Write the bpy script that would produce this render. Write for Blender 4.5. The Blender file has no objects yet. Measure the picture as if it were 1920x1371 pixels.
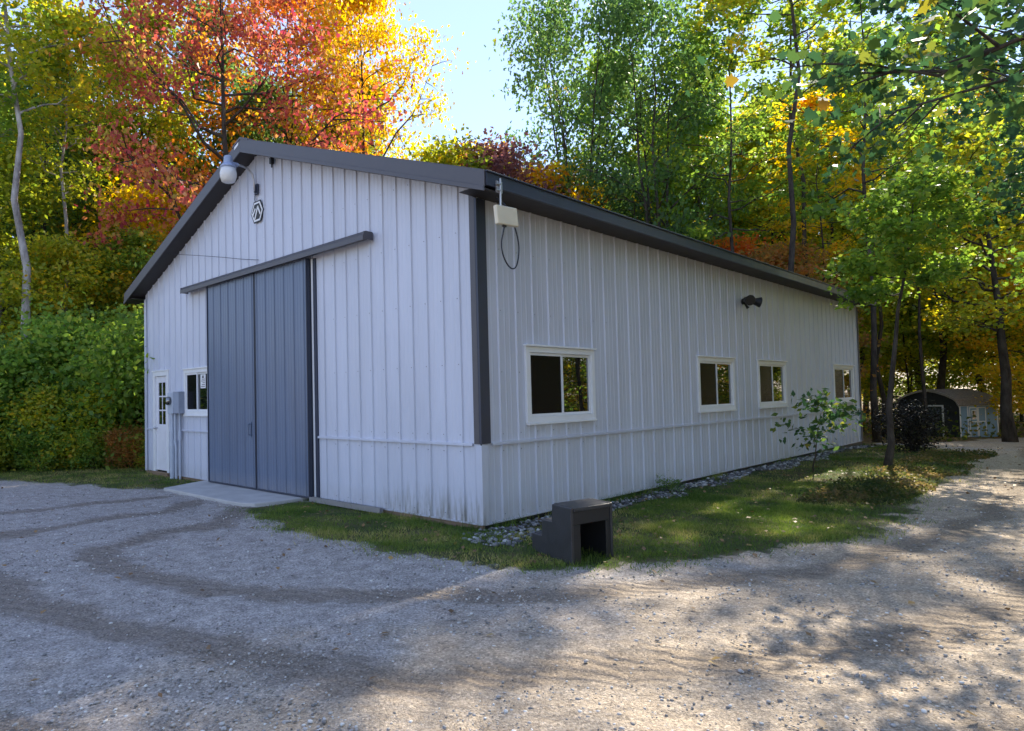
import bpy, bmesh, math, random
import numpy as np
from mathutils import Vector, Matrix
R = math.radians
scene = bpy.context.scene
col = scene.collection
rnd = random.Random(11)

# ------------------------------------------------------------------ helpers
def tag(o, label=None, cat=None, group=None, kind=None):
    if label: o['label'] = label
    if cat: o['category'] = cat
    if group: o['group'] = group
    if kind: o['kind'] = kind
    return o

def empty(name, loc, label=None, cat=None, group=None):
    o = bpy.data.objects.new(name, None)
    o.empty_display_size = 0.2
    o.location = loc
    col.objects.link(o)
    return tag(o, label, cat, group)

def link(name, me, mat=None, parent=None, loc=None):
    o = bpy.data.objects.new(name, me)
    if mat is not None:
        me.materials.clear()
        me.materials.append(mat)
    col.objects.link(o)
    if parent is not None: o.parent = parent
    if loc is not None: o.location = loc
    return o

class MB:
    """collects shapes, builds ONE mesh object"""
    def __init__(s): s.v = []; s.f = []
    def add(s, v, f):
        n = len(s.v); s.v += [tuple(p) for p in v]; s.f += [tuple(i + n for i in q) for q in f]; return s
    def box(s, a, b):
        x0, x1 = sorted((a[0], b[0])); y0, y1 = sorted((a[1], b[1])); z0, z1 = sorted((a[2], b[2]))
        return s.add([(x0,y0,z0),(x1,y0,z0),(x1,y1,z0),(x0,y1,z0),(x0,y0,z1),(x1,y0,z1),(x1,y1,z1),(x0,y1,z1)],
                     [(0,3,2,1),(4,5,6,7),(0,1,5,4),(1,2,6,5),(2,3,7,6),(3,0,4,7)])
    def prism(s, poly, vec):
        n = len(poly); q = [tuple(p[i] + vec[i] for i in range(3)) for p in poly]
        f = [tuple(range(n))[::-1], tuple(range(n, 2*n))]
        for i in range(n): f.append((i, (i+1) % n, n + (i+1) % n, n + i))
        return s.add(list(poly) + q, f)
    def tube(s, pts, rad, n=8, caps=True):
        if not hasattr(rad, '__len__'): rad = [rad] * len(pts)
        pts = [Vector(p) for p in pts]; v = []; f = []
        t0 = (pts[1] - pts[0]).normalized()
        a = t0.cross(Vector((0,0,1)))
        if a.length < 1e-3: a = t0.cross(Vector((1,0,0)))
        a.normalize()
        for i, p in enumerate(pts):
            t = (pts[min(i+1, len(pts)-1)] - pts[max(i-1, 0)])
            if t.length < 1e-9: t = t0
            t.normalize()
            a = (a - t * a.dot(t))
            if a.length < 1e-6: a = t.orthogonal()
            a.normalize(); b = t.cross(a)
            for k in range(n):
                w = 2*math.pi*k/n; v.append(p + (a*math.cos(w) + b*math.sin(w)) * rad[i])
        for i in range(len(pts)-1):
            for k in range(n):
                f.append((i*n+k, i*n+(k+1)%n, (i+1)*n+(k+1)%n, (i+1)*n+k))
        if caps: f.append(tuple(range(n))[::-1]); f.append(tuple(range((len(pts)-1)*n, len(pts)*n)))
        return s.add(v, f)
    def lathe(s, c, prof, n=20):
        v = []; f = []
        for r, z in prof:
            for k in range(n):
                w = 2*math.pi*k/n; v.append((c[0]+r*math.cos(w), c[1]+r*math.sin(w), c[2]+z))
        for i in range(len(prof)-1):
            for k in range(n): f.append((i*n+k, i*n+(k+1)%n, (i+1)*n+(k+1)%n, (i+1)*n+k))
        f.append(tuple(range(n))[::-1]); f.append(tuple(range((len(prof)-1)*n, len(prof)*n)))
        return s.add(v, f)
    def build(s, name, mat, parent=None, bevel=0, smooth=False, fix=True):
        me = bpy.data.meshes.new(name)
        off = Vector(parent.location) if parent is not None and parent.type == 'EMPTY' else Vector((0,0,0))
        root = parent
        while root is not None and root.parent is not None:
            root = root.parent
        if root is not None: off = Vector(root.location)
        me.from_pydata([tuple(Vector(p) - off) for p in s.v], [], s.f)
        if fix:
            bm = bmesh.new(); bm.from_mesh(me); bmesh.ops.recalc_face_normals(bm, faces=bm.faces); bm.to_mesh(me); bm.free()
        if smooth: me.polygons.foreach_set('use_smooth', [True]*len(me.polygons))
        o = link(name, me, mat, parent)
        if bevel:
            m = o.modifiers.new('bev', 'BEVEL'); m.width = bevel; m.segments = 2; m.limit_method = 'ANGLE'
        return o

# ------------------------------------------------------------------ materials
def new_mat(name):
    m = bpy.data.materials.new(name); m.use_nodes = True
    nt = m.node_tree; b = nt.nodes['Principled BSDF']
    return m, nt, b
def N(nt, t, **kw):
    n = nt.nodes.new(t)
    for k, v in kw.items():
        if k in n.inputs: n.inputs[k].default_value = v
        else: setattr(n, k, v)
    return n
def ramp(nt, stops, interp='LINEAR'):
    n = nt.nodes.new('ShaderNodeValToRGB'); cr = n.color_ramp; cr.interpolation = interp
    while len(cr.elements) < len(stops): cr.elements.new(0.5)
    for e, (p, c) in zip(cr.elements, stops):
        e.position = p; e.color = (c[0], c[1], c[2], 1) if hasattr(c, '__len__') else (c, c, c, 1)
    return n
def math_n(nt, op, a, b=None, c=None, clamp=False):
    n = nt.nodes.new('ShaderNodeMath'); n.operation = op; n.use_clamp = clamp
    for i, x in enumerate((a, b, c)):
        if x is None: continue
        if isinstance(x, (int, float)): n.inputs[i].default_value = x
        else: nt.links.new(x, n.inputs[i])
    return n.outputs[0]
def mixc(nt, fac, a, b, blend='MIX'):
    n = nt.nodes.new('ShaderNodeMix'); n.data_type = 'RGBA'; n.blend_type = blend
    for i, x in ((0, fac), (6, a), (7, b)):
        if isinstance(x, (int, float)): n.inputs[i].default_value = x
        elif isinstance(x, tuple): n.inputs[i].default_value = (*x, 1)
        else: nt.links.new(x, n.inputs[i])
    return n.outputs[2]

def simple(name, base, rough=.5, spec=.5, metal=0, var=.12, nscale=6, bump=0, bscale=80, stretch=None):
    """painted or plain surface with a little mottling in colour and gloss"""
    m, nt, b = new_mat(name); L = nt.links.new
    tc = N(nt, 'ShaderNodeNewGeometry')
    src = tc.outputs['Position']
    if stretch:
        mp = N(nt, 'ShaderNodeMapping'); mp.inputs['Scale'].default_value = stretch; L(src, mp.inputs[0]); src = mp.outputs[0]
    n1 = N(nt, 'ShaderNodeTexNoise', Scale=nscale, Detail=6.0, Roughness=.6); L(src, n1.inputs['Vector'])
    r = ramp(nt, [(.25, tuple(c*(1-var) for c in base)), (.75, tuple(min(1, c*(1+var)) for c in base))]); L(n1.outputs[0], r.inputs[0])
    L(r.outputs[0], b.inputs['Base Color'])
    L(math_n(nt, 'MULTIPLY_ADD', n1.outputs[0], .25, rough - .12), b.inputs['Roughness'])
    b.inputs['Specular IOR Level'].default_value = spec
    b.inputs['Metallic'].default_value = metal
    if bump:
        n2 = N(nt, 'ShaderNodeTexNoise', Scale=bscale, Detail=4.0); L(src, n2.inputs['Vector'])
        bp = N(nt, 'ShaderNodeBump', Strength=bump, Distance=.01); L(n2.outputs[0], bp.inputs['Height']); L(bp.outputs[0], b.inputs['Normal'])
    return m

def siding(name, base, rough=.38):
    """painted steel siding: faint sheet-to-sheet mottling, oil-canning bump, mildew streaks along the foot of the gable wall"""
    m, nt, b = new_mat(name); L = nt.links.new
    g = N(nt, 'ShaderNodeNewGeometry'); pos = g.outputs['Position']
    sx = N(nt, 'ShaderNodeSeparateXYZ'); L(pos, sx.inputs[0])
    mp = N(nt, 'ShaderNodeMapping'); mp.inputs['Scale'].default_value = (1.1, 1.1, .22); L(pos, mp.inputs[0])
    n1 = N(nt, 'ShaderNodeTexNoise', Scale=2.2, Detail=5.0, Roughness=.55); L(mp.outputs[0], n1.inputs['Vector'])
    r = ramp(nt, [(.3, tuple(c*.93 for c in base)), (.7, tuple(c*1.06 for c in base))]); L(n1.outputs[0], r.inputs[0])
    # mildew
    mp2 = N(nt, 'ShaderNodeMapping'); mp2.inputs['Scale'].default_value = (14, 14, 1.6); L(pos, mp2.inputs[0])
    n2 = N(nt, 'ShaderNodeTexNoise', Scale=1.3, Detail=6.0, Roughness=.7); L(mp2.outputs[0], n2.inputs['Vector'])
    hz = N(nt, 'ShaderNodeMapRange', clamp=True); L(sx.outputs['Z'], hz.inputs[0])
    for i, v in ((1, .06), (2, .5), (3, 1.), (4, 0.)): hz.inputs[i].default_value = v
    hy = N(nt, 'ShaderNodeMapRange', clamp=True); L(sx.outputs['Y'], hy.inputs[0])
    for i, v in ((1, 1.3), (2, 2.1), (3, 1.), (4, 0.)): hy.inputs[i].default_value = v
    hx = N(nt, 'ShaderNodeMapRange', clamp=True); L(sx.outputs['X'], hx.inputs[0])
    for i, v in ((1, .0), (2, .05), (3, 1.), (4, .12)): hx.inputs[i].default_value = v
    k = math_n(nt, 'MULTIPLY', math_n(nt, 'MULTIPLY', hz.outputs[0], hy.outputs[0]), hx.outputs[0])
    st = ramp(nt, [(.44, 0), (.62, 1)]); L(n2.outputs[0], st.inputs[0])
    k = math_n(nt, 'MULTIPLY', math_n(nt, 'MULTIPLY', k, st.outputs[0]), .85)
    c = mixc(nt, k, r.outputs[0], (.14, .13, .075))
    # a film of road dust on the lowest hand's breadth
    n3 = N(nt, 'ShaderNodeTexNoise', Scale=9., Detail=5.0); L(pos, n3.inputs['Vector'])
    hd = N(nt, 'ShaderNodeMapRange', clamp=True); L(sx.outputs['Z'], hd.inputs[0])
    for i, v in ((1, .05), (2, .35), (3, .5), (4, 0.)): hd.inputs[i].default_value = v
    c = mixc(nt, math_n(nt, 'MULTIPLY', hd.outputs[0], n3.outputs[0]), c, (.33, .29, .24))
    L(c, b.inputs['Base Color'])
    L(math_n(nt, 'MULTIPLY_ADD', n1.outputs[0], .2, rough-.1), b.inputs['Roughness'])
    b.inputs['Specular IOR Level'].default_value = .55
    n4 = N(nt, 'ShaderNodeTexNoise', Scale=3.0, Detail=1.0); L(mp.outputs[0], n4.inputs['Vector'])
    bp = N(nt, 'ShaderNodeBump', Strength=.12, Distance=.02); L(n4.outputs[0], bp.inputs['Height']); L(bp.outputs[0], b.inputs['Normal'])
    return m

M_wall = siding('siding_paint', (.55, .58, .665))
M_door = siding('slate_blue_steel', (.115, .155, .235), rough=.34)
M_trim = simple('charcoal_trim', (.075, .072, .08), rough=.42, spec=.55)
M_navy = simple('dark_corner_trim', (.032, .040, .065), rough=.4, spec=.5)
M_soffit = simple('dark_soffit', (.035, .03, .03), rough=.6)
M_roof = simple('roof_steel', (.06, .055, .055), rough=.4, nscale=3)
M_white = simple('white_vinyl', (.78, .79, .80), rough=.35, var=.04)
M_whited = simple('white_door_paint', (.74, .74, .78), rough=.4, var=.05)
M_wood = simple('treated_board', (.20, .135, .085), rough=.8, nscale=8, var=.4, stretch=(1, .15, 3), bump=.3)
M_alu = simple('galvanised_rail', (.30, .29, .29), rough=.45, metal=.3)
M_grey = simple('meter_grey', (.30, .34, .42), rough=.45)
M_pvc = simple('conduit_grey', (.45, .50, .58), rough=.5)
M_black = simple('black_plastic', (.034, .034, .038), rough=.45, var=.25, nscale=10, bump=.15, bscale=60)
M_blackm = simple('black_paint_and_shade', (.012, .012, .014), rough=.5)  # black paint; also painted shade on the block's back and wall-foot gap
M_cable = simple('black_cable', (.012, .016, .03), rough=.5)
M_cream = simple('cream_housing', (.72, .66, .50), rough=.45, var=.05)
M_lens = simple('frosted_lens', (.74, .74, .72), rough=.25, var=.04)
M_lampm = simple('lamp_housing', (.30, .36, .50), rough=.4, metal=.2)
M_galv = simple('galvanised_pipe', (.5, .5, .52), rough=.35, metal=.7)
M_conc = simple('concrete', (.46, .45, .43), rough=.85, nscale=3, var=.16, bump=.25, bscale=120)
M_paper = simple('paper', (.75, .75, .74), rough=.8, var=.05)
M_inside = simple('dark_interior', (.03, .03, .03), rough=.9)
M_screen = simple('insect_screen', (.005, .005, .006), rough=.22, spec=.12)
M_shedwall = simple('shed_dark_siding', (.030, .034, .036), rough=.7, var=.25, stretch=(6, 6, .5))
M_shedblue = simple('shed_blue_siding', (.22, .36, .52), rough=.6, var=.15, stretch=(8, 8, .5))
M_shedgreen = simple('shed_green_door', (.022, .04, .034), rough=.6)
M_shingle = simple('shed_shingle', (.20, .17, .15), rough=.9, nscale=18, var=.5, bump=.5, bscale=25)

m, nt, b = new_mat('window_glass')
b.inputs['Base Color'].default_value = (.006, .007, .008, 1); b.inputs['Roughness'].default_value = .012
b.inputs['IOR'].default_value = 2.6; b.inputs['Specular IOR Level'].default_value = .6
g = N(nt, 'ShaderNodeNewGeometry'); n1 = N(nt, 'ShaderNodeTexNoise', Scale=2.2, Detail=1.0); nt.links.new(g.outputs['Position'], n1.inputs['Vector'])
bp = N(nt, 'ShaderNodeBump', Strength=.05, Distance=.02); nt.links.new(n1.outputs[0], bp.inputs['Height']); nt.links.new(bp.outputs[0], b.inputs['Normal'])
M_glass = m

def bark(name, dark, light, sc=5):
    m, nt, b = new_mat(name); L = nt.links.new
    tc = N(nt, 'ShaderNodeTexCoord')
    mp = N(nt, 'ShaderNodeMapping'); mp.inputs['Scale'].default_value = (1, 1, .35); L(tc.outputs['Object'], mp.inputs[0])
    n1 = N(nt, 'ShaderNodeTexNoise', Scale=sc, Detail=8.0, Roughness=.7); L(mp.outputs[0], n1.inputs['Vector'])
    r = ramp(nt, [(.35, dark), (.65, light)]); L(n1.outputs[0], r.inputs[0]); L(r.outputs[0], b.inputs['Base Color'])
    b.inputs['Roughness'].default_value = .9; b.inputs['Specular IOR Level'].default_value = .2
    n2 = N(nt, 'ShaderNodeTexNoise', Scale=sc*5, Detail=5.0); L(mp.outputs[0], n2.inputs['Vector'])
    bp = N(nt, 'ShaderNodeBump', Strength=.7, Distance=.03); L(n2.outputs[0], bp.inputs['Height']); L(bp.outputs[0], b.inputs['Normal'])
    return m
M_bark = bark('dark_bark', (.03, .024, .02), (.10, .085, .07))
M_birch = bark('pale_bark', (.14, .12, .11), (.52, .50, .48), 3.5)
M_twig = bark('twig_bark', (.04, .03, .022), (.13, .10, .08))

def leaf_mat(name, stops, transl=.55, tboost=1.9, rough=.5, spec=.3):
    """leaf blades: each leaf and each spray of leaves has its own hue; light passes through"""
    m, nt, b = new_mat(name); L = nt.links.new
    a = N(nt, 'ShaderNodeAttribute', attribute_name='v'); c = N(nt, 'ShaderNodeAttribute', attribute_name='c')
    oi = N(nt, 'ShaderNodeObjectInfo')
    f = math_n(nt, 'ADD', math_n(nt, 'MULTIPLY', a.outputs['Fac'], .42), math_n(nt, 'MULTIPLY', c.outputs['Fac'], .58))
    f = math_n(nt, 'ADD', f, math_n(nt, 'MULTIPLY', math_n(nt, 'SUBTRACT', oi.outputs['Random'], .5), .22))
    r = ramp(nt, stops); L(f, r.inputs[0])
    L(r.outputs[0], b.inputs['Base Color']); b.inputs['Roughness'].default_value = rough; b.inputs['Specular IOR Level'].default_value = spec
    tr = N(nt, 'ShaderNodeBsdfTranslucent')
    hs = N(nt, 'ShaderNodeHueSaturation', Value=tboost, Saturation=1.08); L(r.outputs[0], hs.inputs['Color']); L(hs.outputs[0], tr.inputs['Color'])
    mx = N(nt, 'ShaderNodeMixShader'); mx.inputs[0].default_value = transl
    L(b.outputs[0], mx.inputs[1]); L(tr.outputs[0], mx.inputs[2])
    L(mx.outputs[0], nt.nodes['Material Output'].inputs['Surface'])
    return m
LM = dict(
    dgreen=leaf_mat('dark_green_leaves', [(.2, (.065, .125, .045)), (.55, (.11, .20, .055)), (.85, (.20, .27, .06)), (.97, (.42, .27, .04))], transl=.52),
    green=leaf_mat('green_leaves', [(.15, (.10, .18, .034)), (.5, (.18, .275, .045)), (.8, (.32, .35, .05)), (.95, (.45, .34, .04))], transl=.58),
    ygreen=leaf_mat('yellow_green_leaves', [(.15, (.12, .18, .028)), (.45, (.25, .30, .036)), (.75, (.45, .41, .045)), (.95, (.58, .36, .045))], transl=.58),
    yellow=leaf_mat('yellow_leaves', [(.15, (.30, .29, .03)), (.45, (.55, .42, .04)), (.75, (.62, .37, .045)), (.95, (.58, .20, .045))], transl=.58),
    orange=leaf_mat('orange_leaves', [(.12, (.38, .28, .04)), (.4, (.58, .27, .05)), (.7, (.60, .17, .055)), (.95, (.46, .085, .055))], transl=.58),
    red=leaf_mat('red_leaves', [(.1, (.27, .045, .085)), (.35, (.40, .075, .085)), (.58, (.55, .17, .11)), (.78, (.60, .34, .10)), (.93, (.40, .38, .06))], tboost=1.5, transl=.5),
    rust=leaf_mat('rust_leaves', [(.15, (.17, .15, .05)), (.45, (.33, .20, .06)), (.75, (.44, .17, .06)), (.95, (.45, .31, .06))], transl=.58),
    hedge=leaf_mat('hedge_leaves', [(.15, (.09, .17, .04)), (.5, (.17, .29, .055)), (.8, (.30, .38, .065)), (.97, (.42, .36, .045))], transl=.52),
    oakleaf=leaf_mat('lobed_leaves', [(.15, (.026, .062, .034)), (.5, (.042, .10, .038)), (.80, (.11, .17, .035)), (.93, (.30, .26, .04)), (.99, (.34, .12, .04))], transl=.40, rough=.55, spec=.25),
    purple=leaf_mat('purple_leaves', [(.15, (.10, .05, .06)), (.5, (.21, .09, .09)), (.85, (.32, .16, .10))]),
    litter=leaf_mat('fallen_leaf_colours', [(.1, (.10, .06, .03)), (.45, (.22, .13, .06)), (.75, (.36, .22, .08)), (.95, (.42, .32, .10))], transl=.15, tboost=1.2),
    black=leaf_mat('dry_dark_twigs', [(.1, (.010, .010, .010)), (.6, (.022, .020, .018)), (.95, (.05, .045, .035))], transl=.1, tboost=1.),
)

# ------------------------------------------------------------------ leaves (numpy)
def unit(a): return a / np.maximum(np.linalg.norm(a, axis=1, keepdims=True), 1e-9)
LOBED = np.array([(0,0),(.10,.16),(.42,.20),(.30,.38),(.52,.60),(.27,.66),(.16,.86),(0,1.0),(-.16,.86),(-.27,.66),(-.52,.60),(-.30,.38),(-.42,.20),(-.10,.16)])
DIAM = np.array([(0,0),(.34,.45),(0,1.0),(-.34,.45)])
def leaf_mesh(name, cen, size, cid, rng, shape='d', up=.6, droop=.15, narrow=1.0):
    n = len(cen)
    nor = unit(rng.normal(size=(n,3)) * (1-up) + np.array([0,0,1.])*up*rng.uniform(.4,1.3,(n,1)) + rng.normal(size=(n,3))*.18)
    d = rng.normal(size=(n,3)); d[:,2] = d[:,2]*.5 - droop; d = unit(d - nor*np.sum(d*nor,axis=1,keepdims=True)); s = np.cross(d, nor)
    L = size * rng.uniform(.65, 1.3, (n,1))
    sh = LOBED if shape == 'l' else DIAM; k = len(sh)
    fold = rng.uniform(.02,.28,(n,1)); curl = rng.uniform(-.25,.1,(n,1))
    V = np.empty((n,k,3))
    for i,(a,b) in enumerate(sh):
        V[:,i] = cen + s*(a*L*narrow) + d*((b-.4)*L) + nor*(abs(a)*L*fold + (b*b)*L*curl)
    me = bpy.data.meshes.new(name)
    me.vertices.add(n*k); me.vertices.foreach_set('co', V.reshape(-1).astype(np.float32))
    me.loops.add(n*k); me.loops.foreach_set('vertex_index', np.arange(n*k, dtype=np.int32))
    me.polygons.add(n); me.polygons.foreach_set('loop_start', np.arange(0, n*k, k, dtype=np.int32))
    try: me.polygons.foreach_set('loop_total', np.full(n, k, dtype=np.int32))
    except Exception: pass
    me.update(calc_edges=True)
    at = me.attributes.new('v', 'FLOAT', 'FACE'); at.data.foreach_set('value', rng.uniform(0,1,n).astype(np.float32))
    at = me.attributes.new('c', 'FLOAT', 'FACE'); at.data.foreach_set('value', cid.astype(np.float32))
    return me

def bez(p0, p1, p2, n):
    t = np.linspace(0,1,n)[:,None]
    return (1-t)**2*p0 + 2*t*(1-t)*p1 + t*t*p2

def make_tree(name, seed, h, rad, base, limbs, leaves, lsize, tr, stems=1, sig=.30, flat=.55, lean=(0,0), shape='d',
              top_pow=.8, subs=6, elev=(10,55), bulge=.45, twig=True, up=.55, narrow=1.0, bare=0.0, spread=.0):
    """returns (wood mesh, leaf mesh): tapered stems with limbs and twigs, leaves in sprays along the twigs"""
    rng = np.random.default_rng(seed)
    mb = MB(); cl = []; wt = []
    for st in range(stems):
        az0 = st*2*math.pi/stems + rng.uniform(0,1)
        out = (rad*.34*(stems>1) + spread)*rng.uniform(.7,1.2)
        topp = np.array([lean[0] + math.cos(az0)*out + rng.normal()*.3*(stems==1), lean[1] + math.sin(az0)*out + rng.normal()*.3*(stems==1), h*.96*rng.uniform(.9,1)])
        n = 10
        foot = np.array([math.cos(az0)*tr*.9*(stems>1), math.sin(az0)*tr*.9*(stems>1), -.15])
        tp = bez(foot, np.array([lean[0]*.25, lean[1]*.25, h*.45]) + foot*1.2, topp, n) + np.vstack([np.zeros((1,3)), rng.normal(size=(n-1,3))*[.05*h/8,.05*h/8,0]])
        trr = [tr*(1.25 if i==0 else 1)*(1-.93*(i/(n-1))**.85) for i in range(n)]
        mb.tube(tp, trr, 8)
        nl = max(3, limbs//stems)
        for i in range(nl):
            t = (i + rng.uniform(.1,.9))/nl
            z = base + (h*.97-base)*t
            k = np.interp(z, tp[:,2], np.arange(n)); k0 = int(min(k, n-2)); p = tp[k0] + (tp[k0+1]-tp[k0])*(k-k0)
            rr = np.interp(k, np.arange(n), trr)
            prof = (1-abs(t-bulge)/max(bulge,1-bulge))**top_pow if t>bulge else (.62 + .38*(t/bulge))
            ln = rad*max(prof,.16)*rng.uniform(.72,1.12)/(1+.25*(stems>1))
            az = i*2.399 + rng.normal()*.35 + st
            el = R(rng.uniform(*elev)) * (.6+.6*t)
            d = np.array([math.cos(az)*math.cos(el), math.sin(az)*math.cos(el), math.sin(el)])
            e = p + d*ln; e2 = e + np.array([0,0,ln*rng.uniform(-.12,.12)])
            lp = bez(p, p + d*ln*.5 + np.array([0,0,-ln*.06]), e2, 6) + np.vstack([np.zeros((1,3)), rng.normal(size=(5,3))*.035*ln])
            lr = min(rr*.62, .012 + ln*.014)
            mb.tube(lp, [lr*(1-.85*j/5) for j in range(6)], 5, caps=False)
            isbare = rng.uniform() < bare
            for s in range(subs):
                tt = .28 + .72*(s+rng.uniform(.2,.9))/subs
                q = np.array([np.interp(tt, np.linspace(0,1,6), lp[:,j]) for j in range(3)])
                a2 = az + rng.choice([-1,1])*rng.uniform(.35,1.15); e3 = rng.uniform(-.25,.55)
                l2 = ln*rng.uniform(.22,.48)*(1.15-.5*tt)+.12
                d2 = np.array([math.cos(a2)*math.cos(e3), math.sin(a2)*math.cos(e3), math.sin(e3)])
                q2 = q + d2*l2
                if twig: mb.tube([q, q+d2*l2*.5+np.array([0,0,.03*l2]), q2], [lr*.32+.003, lr*.2+.002, .002], 3, caps=False)
                if isbare and rng.uniform() < .8: continue
                for w in (.45,.75,1.0):
                    cl.append(q + d2*l2*w + rng.normal(size=3)*.08); wt.append(rng.uniform(.5,1.4))
            if not isbare:
                cl.append(e2); wt.append(1.2); cl.append(lp[4]); wt.append(.8)
        if not bare:
            cl.append(tp[-1]); wt.append(1.5)
    cl = np.array(cl); wt = np.array(wt); wt /= wt.sum()
    idx = rng.choice(len(cl), size=leaves, p=wt)
    sg = sig*rad/3.0*rng.uniform(.6,1.5,len(cl))
    off = rng.normal(size=(leaves,3)); off[:,2] *= flat
    cen = cl[idx] + off*sg[idx][:,None]
    cen[:,2] = np.maximum(cen[:,2], .03)
    cr = rng.uniform(0,1,len(cl))
    # whole limbs drift in hue together
    ph = np.sin(cl[:,0]*1.3/rad*3+seed) * np.sin(cl[:,2]*1.1/rad*3+1.7*seed)
    cr = np.clip(.55*cr + .45*(ph*.5+.5), 0, 1)
    lm = leaf_mesh(name + '_leaf', cen, lsize, cr[idx], rng, shape, up, narrow=narrow)
    wm = bpy.data.meshes.new(name + '_wood')
    wm.from_pydata([tuple(p) for p in mb.v], [], mb.f)
    wm.polygons.foreach_set('use_smooth', [True]*len(wm.polygons)); wm.update()
    return wm, lm

PROTO = {}
def proto(key, **kw): PROTO[key] = make_tree(key, **kw)
QUAL = 1.0
proto('slender_a', seed=3, h=17, rad=3.0, base=3.2, limbs=36, leaves=int(14000*QUAL), lsize=.175, tr=.15, sig=.31, bulge=.35)
proto('slender_b', seed=8, h=15.5, rad=2.7, base=2.2, limbs=34, leaves=int(14000*QUAL), lsize=.17, tr=.12, sig=.31, bulge=.3)
proto('broad_a', seed=5, h=14, rad=5.0, base=1.8, limbs=40, leaves=int(24000*QUAL), lsize=.15, tr=.2, sig=.27, flat=.42, subs=8, elev=(0,50))
proto('broad_b', seed=21, h=14.5, rad=4.2, base=3.0, limbs=36, leaves=int(18000*QUAL), lsize=.155, tr=.2, sig=.28, flat=.5, subs=7)
proto('clump_oak', seed=13, h=13.5, rad=4.0, base=4.6, limbs=52, leaves=int(10500*QUAL), lsize=.165, tr=.13, stems=5, sig=.26, flat=.6, subs=6, elev=(25,65), spread=.4)
proto('clump_oak_b', seed=17, h=12.5, rad=4.2, base=3.8, limbs=50, leaves=int(12500*QUAL), lsize=.165, tr=.13, stems=4, sig=.27, flat=.6, subs=6, elev=(20,60), spread=.4)
proto('understory_a', seed=31, h=7, rad=2.8, base=.8, limbs=24, leaves=int(10000*QUAL), lsize=.13, tr=.07, sig=.34, flat=.35, subs=6, elev=(0,35))
proto('understory_b', seed=37, h=8.5, rad=2.6, base=1.2, limbs=24, leaves=int(10000*QUAL), lsize=.14, tr=.08, sig=.38, flat=.4, subs=6, elev=(0,40))
proto('shrub_a', seed=41, h=3.6, rad=2.1, base=.12, limbs=44, leaves=int(12500*QUAL), lsize=.15, tr=.06, stems=5, sig=.36, flat=.8, subs=6, elev=(-5,70), up=.4, spread=.75)
proto('shrub_b', seed=43, h=2.6, rad=1.9, base=.1, limbs=40, leaves=int(16000*QUAL), lsize=.12, tr=.05, stems=4, sig=.44, flat=.8, subs=6, elev=(0,55), up=.4, spread=.5)

def plant(name, key, leaf, x, y, z, label, cat='tree', group=None, sc=1.0, rot=None, sz=1.0, wood=None, crown='crown', trunk='trunk', tilt=None):
    wm, lm = PROTO[key]
    e = empty(name, (x, y, z), label, cat, group)
    e.rotation_euler = (0, 0, rnd.uniform(0, 6.28) if rot is None else rot)
    if tilt: e.rotation_euler = (tilt[0], tilt[1], e.rotation_euler[2])
    e.scale = (sc, sc, sc*sz)
    for nm, me, mt in ((trunk, wm, wood or M_bark), (crown, lm, LM[leaf])):
        if not me.materials: me.materials.append(mt)
        o = bpy.data.objects.new(nm, me); col.objects.link(o); o.parent = e
        o.material_slots[0].link = 'OBJECT'; o.material_slots[0].material = mt
    return e
#--GROUND--
# ------------------------------------------------------------------ ground
def lattice(seed):
    r = np.random.default_rng(seed); return r.uniform(-1,1,(256,256))
LAT = {s: lattice(s) for s in range(6)}
def vn(x, y, s=0):
    T = LAT[s]; xi = np.floor(x).astype(int); yi = np.floor(y).astype(int); fx = x-xi; fy = y-yi
    fx = fx*fx*(3-2*fx); fy = fy*fy*(3-2*fy)
    g = lambda a,b: T[a & 255, b & 255]
    return (g(xi,yi)*(1-fx)+g(xi+1,yi)*fx)*(1-fy) + (g(xi,yi+1)*(1-fx)+g(xi+1,yi+1)*fx)*fy
def fbm(x, y, s=0, o=3):
    a = 0; w = 1.0
    for i in range(o): a = a + w*vn(x*2**i + 7.3*i, y*2**i - 3.1*i, (s+i) % 6); w *= .5
    return a
def inpoly(x, y, P):
    r = np.zeros(x.shape, bool); n = len(P); j = n-1
    for i in range(n):
        xi, yi = P[i]; xj, yj = P[j]
        c = ((yi > y) != (yj > y)) & (x < (xj-xi)*(y-yi)/((yj-yi) or 1e-9) + xi)
        r ^= c; j = i
    return r
LAWN_A = [(-.05,3.55),(-.95,3.62),(-1.35,2.6),(-1.5,1.53),(-1.36,.2),(-1.23,-1.03),(-.55,-1.98),(1.3,-2.92),(3.88,-3.3),(6.5,-3.12),(10.2,-3.05),(13.2,-2.7),(15.5,-2.0),(16.8,-1.2),(18.6,.5),(19,12),(0.1,12),(.1,3.55)]
LAWN_B = [(.1,7.1),(-.3,7.1),(-.9,6.65),(-1.55,8.5),(-2.55,11.2),(-3.3,13.6),(-4.2,15.0),(2,14.6),(5,13),(5,9.9),(.1,9.9)]
GRAVEL = [(-60,13.4),(-3.4,14.2),(2,14.4),(19,12),(19.2,-.1),(23,-1.1),(28.5,-1.6),(34,-3.0),(80,-10),(80,-15),(34,-8.6),(20,-7.4),(8,-7.2),(-1,-7.6),(-8,-9.5),(-60,-14)]
def ph_lawn(x, y):
    dx = .20*fbm(x*2.1, y*2.1, 0) + .11*vn(x*9, y*9, 3); dy = .20*fbm(x*2.1+40, y*2.1, 1) + .11*vn(x*9+11, y*9, 4)
    return inpoly(x+dx, y+dy, LAWN_A) | inpoly(x+dx, y+dy, LAWN_B)
def ph_gravel(x, y):
    dx = .5*fbm(x*.6, y*.6, 2); dy = .5*fbm(x*.6+40, y*.6, 3)
    return inpoly(x+dx, y+dy, GRAVEL)
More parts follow.
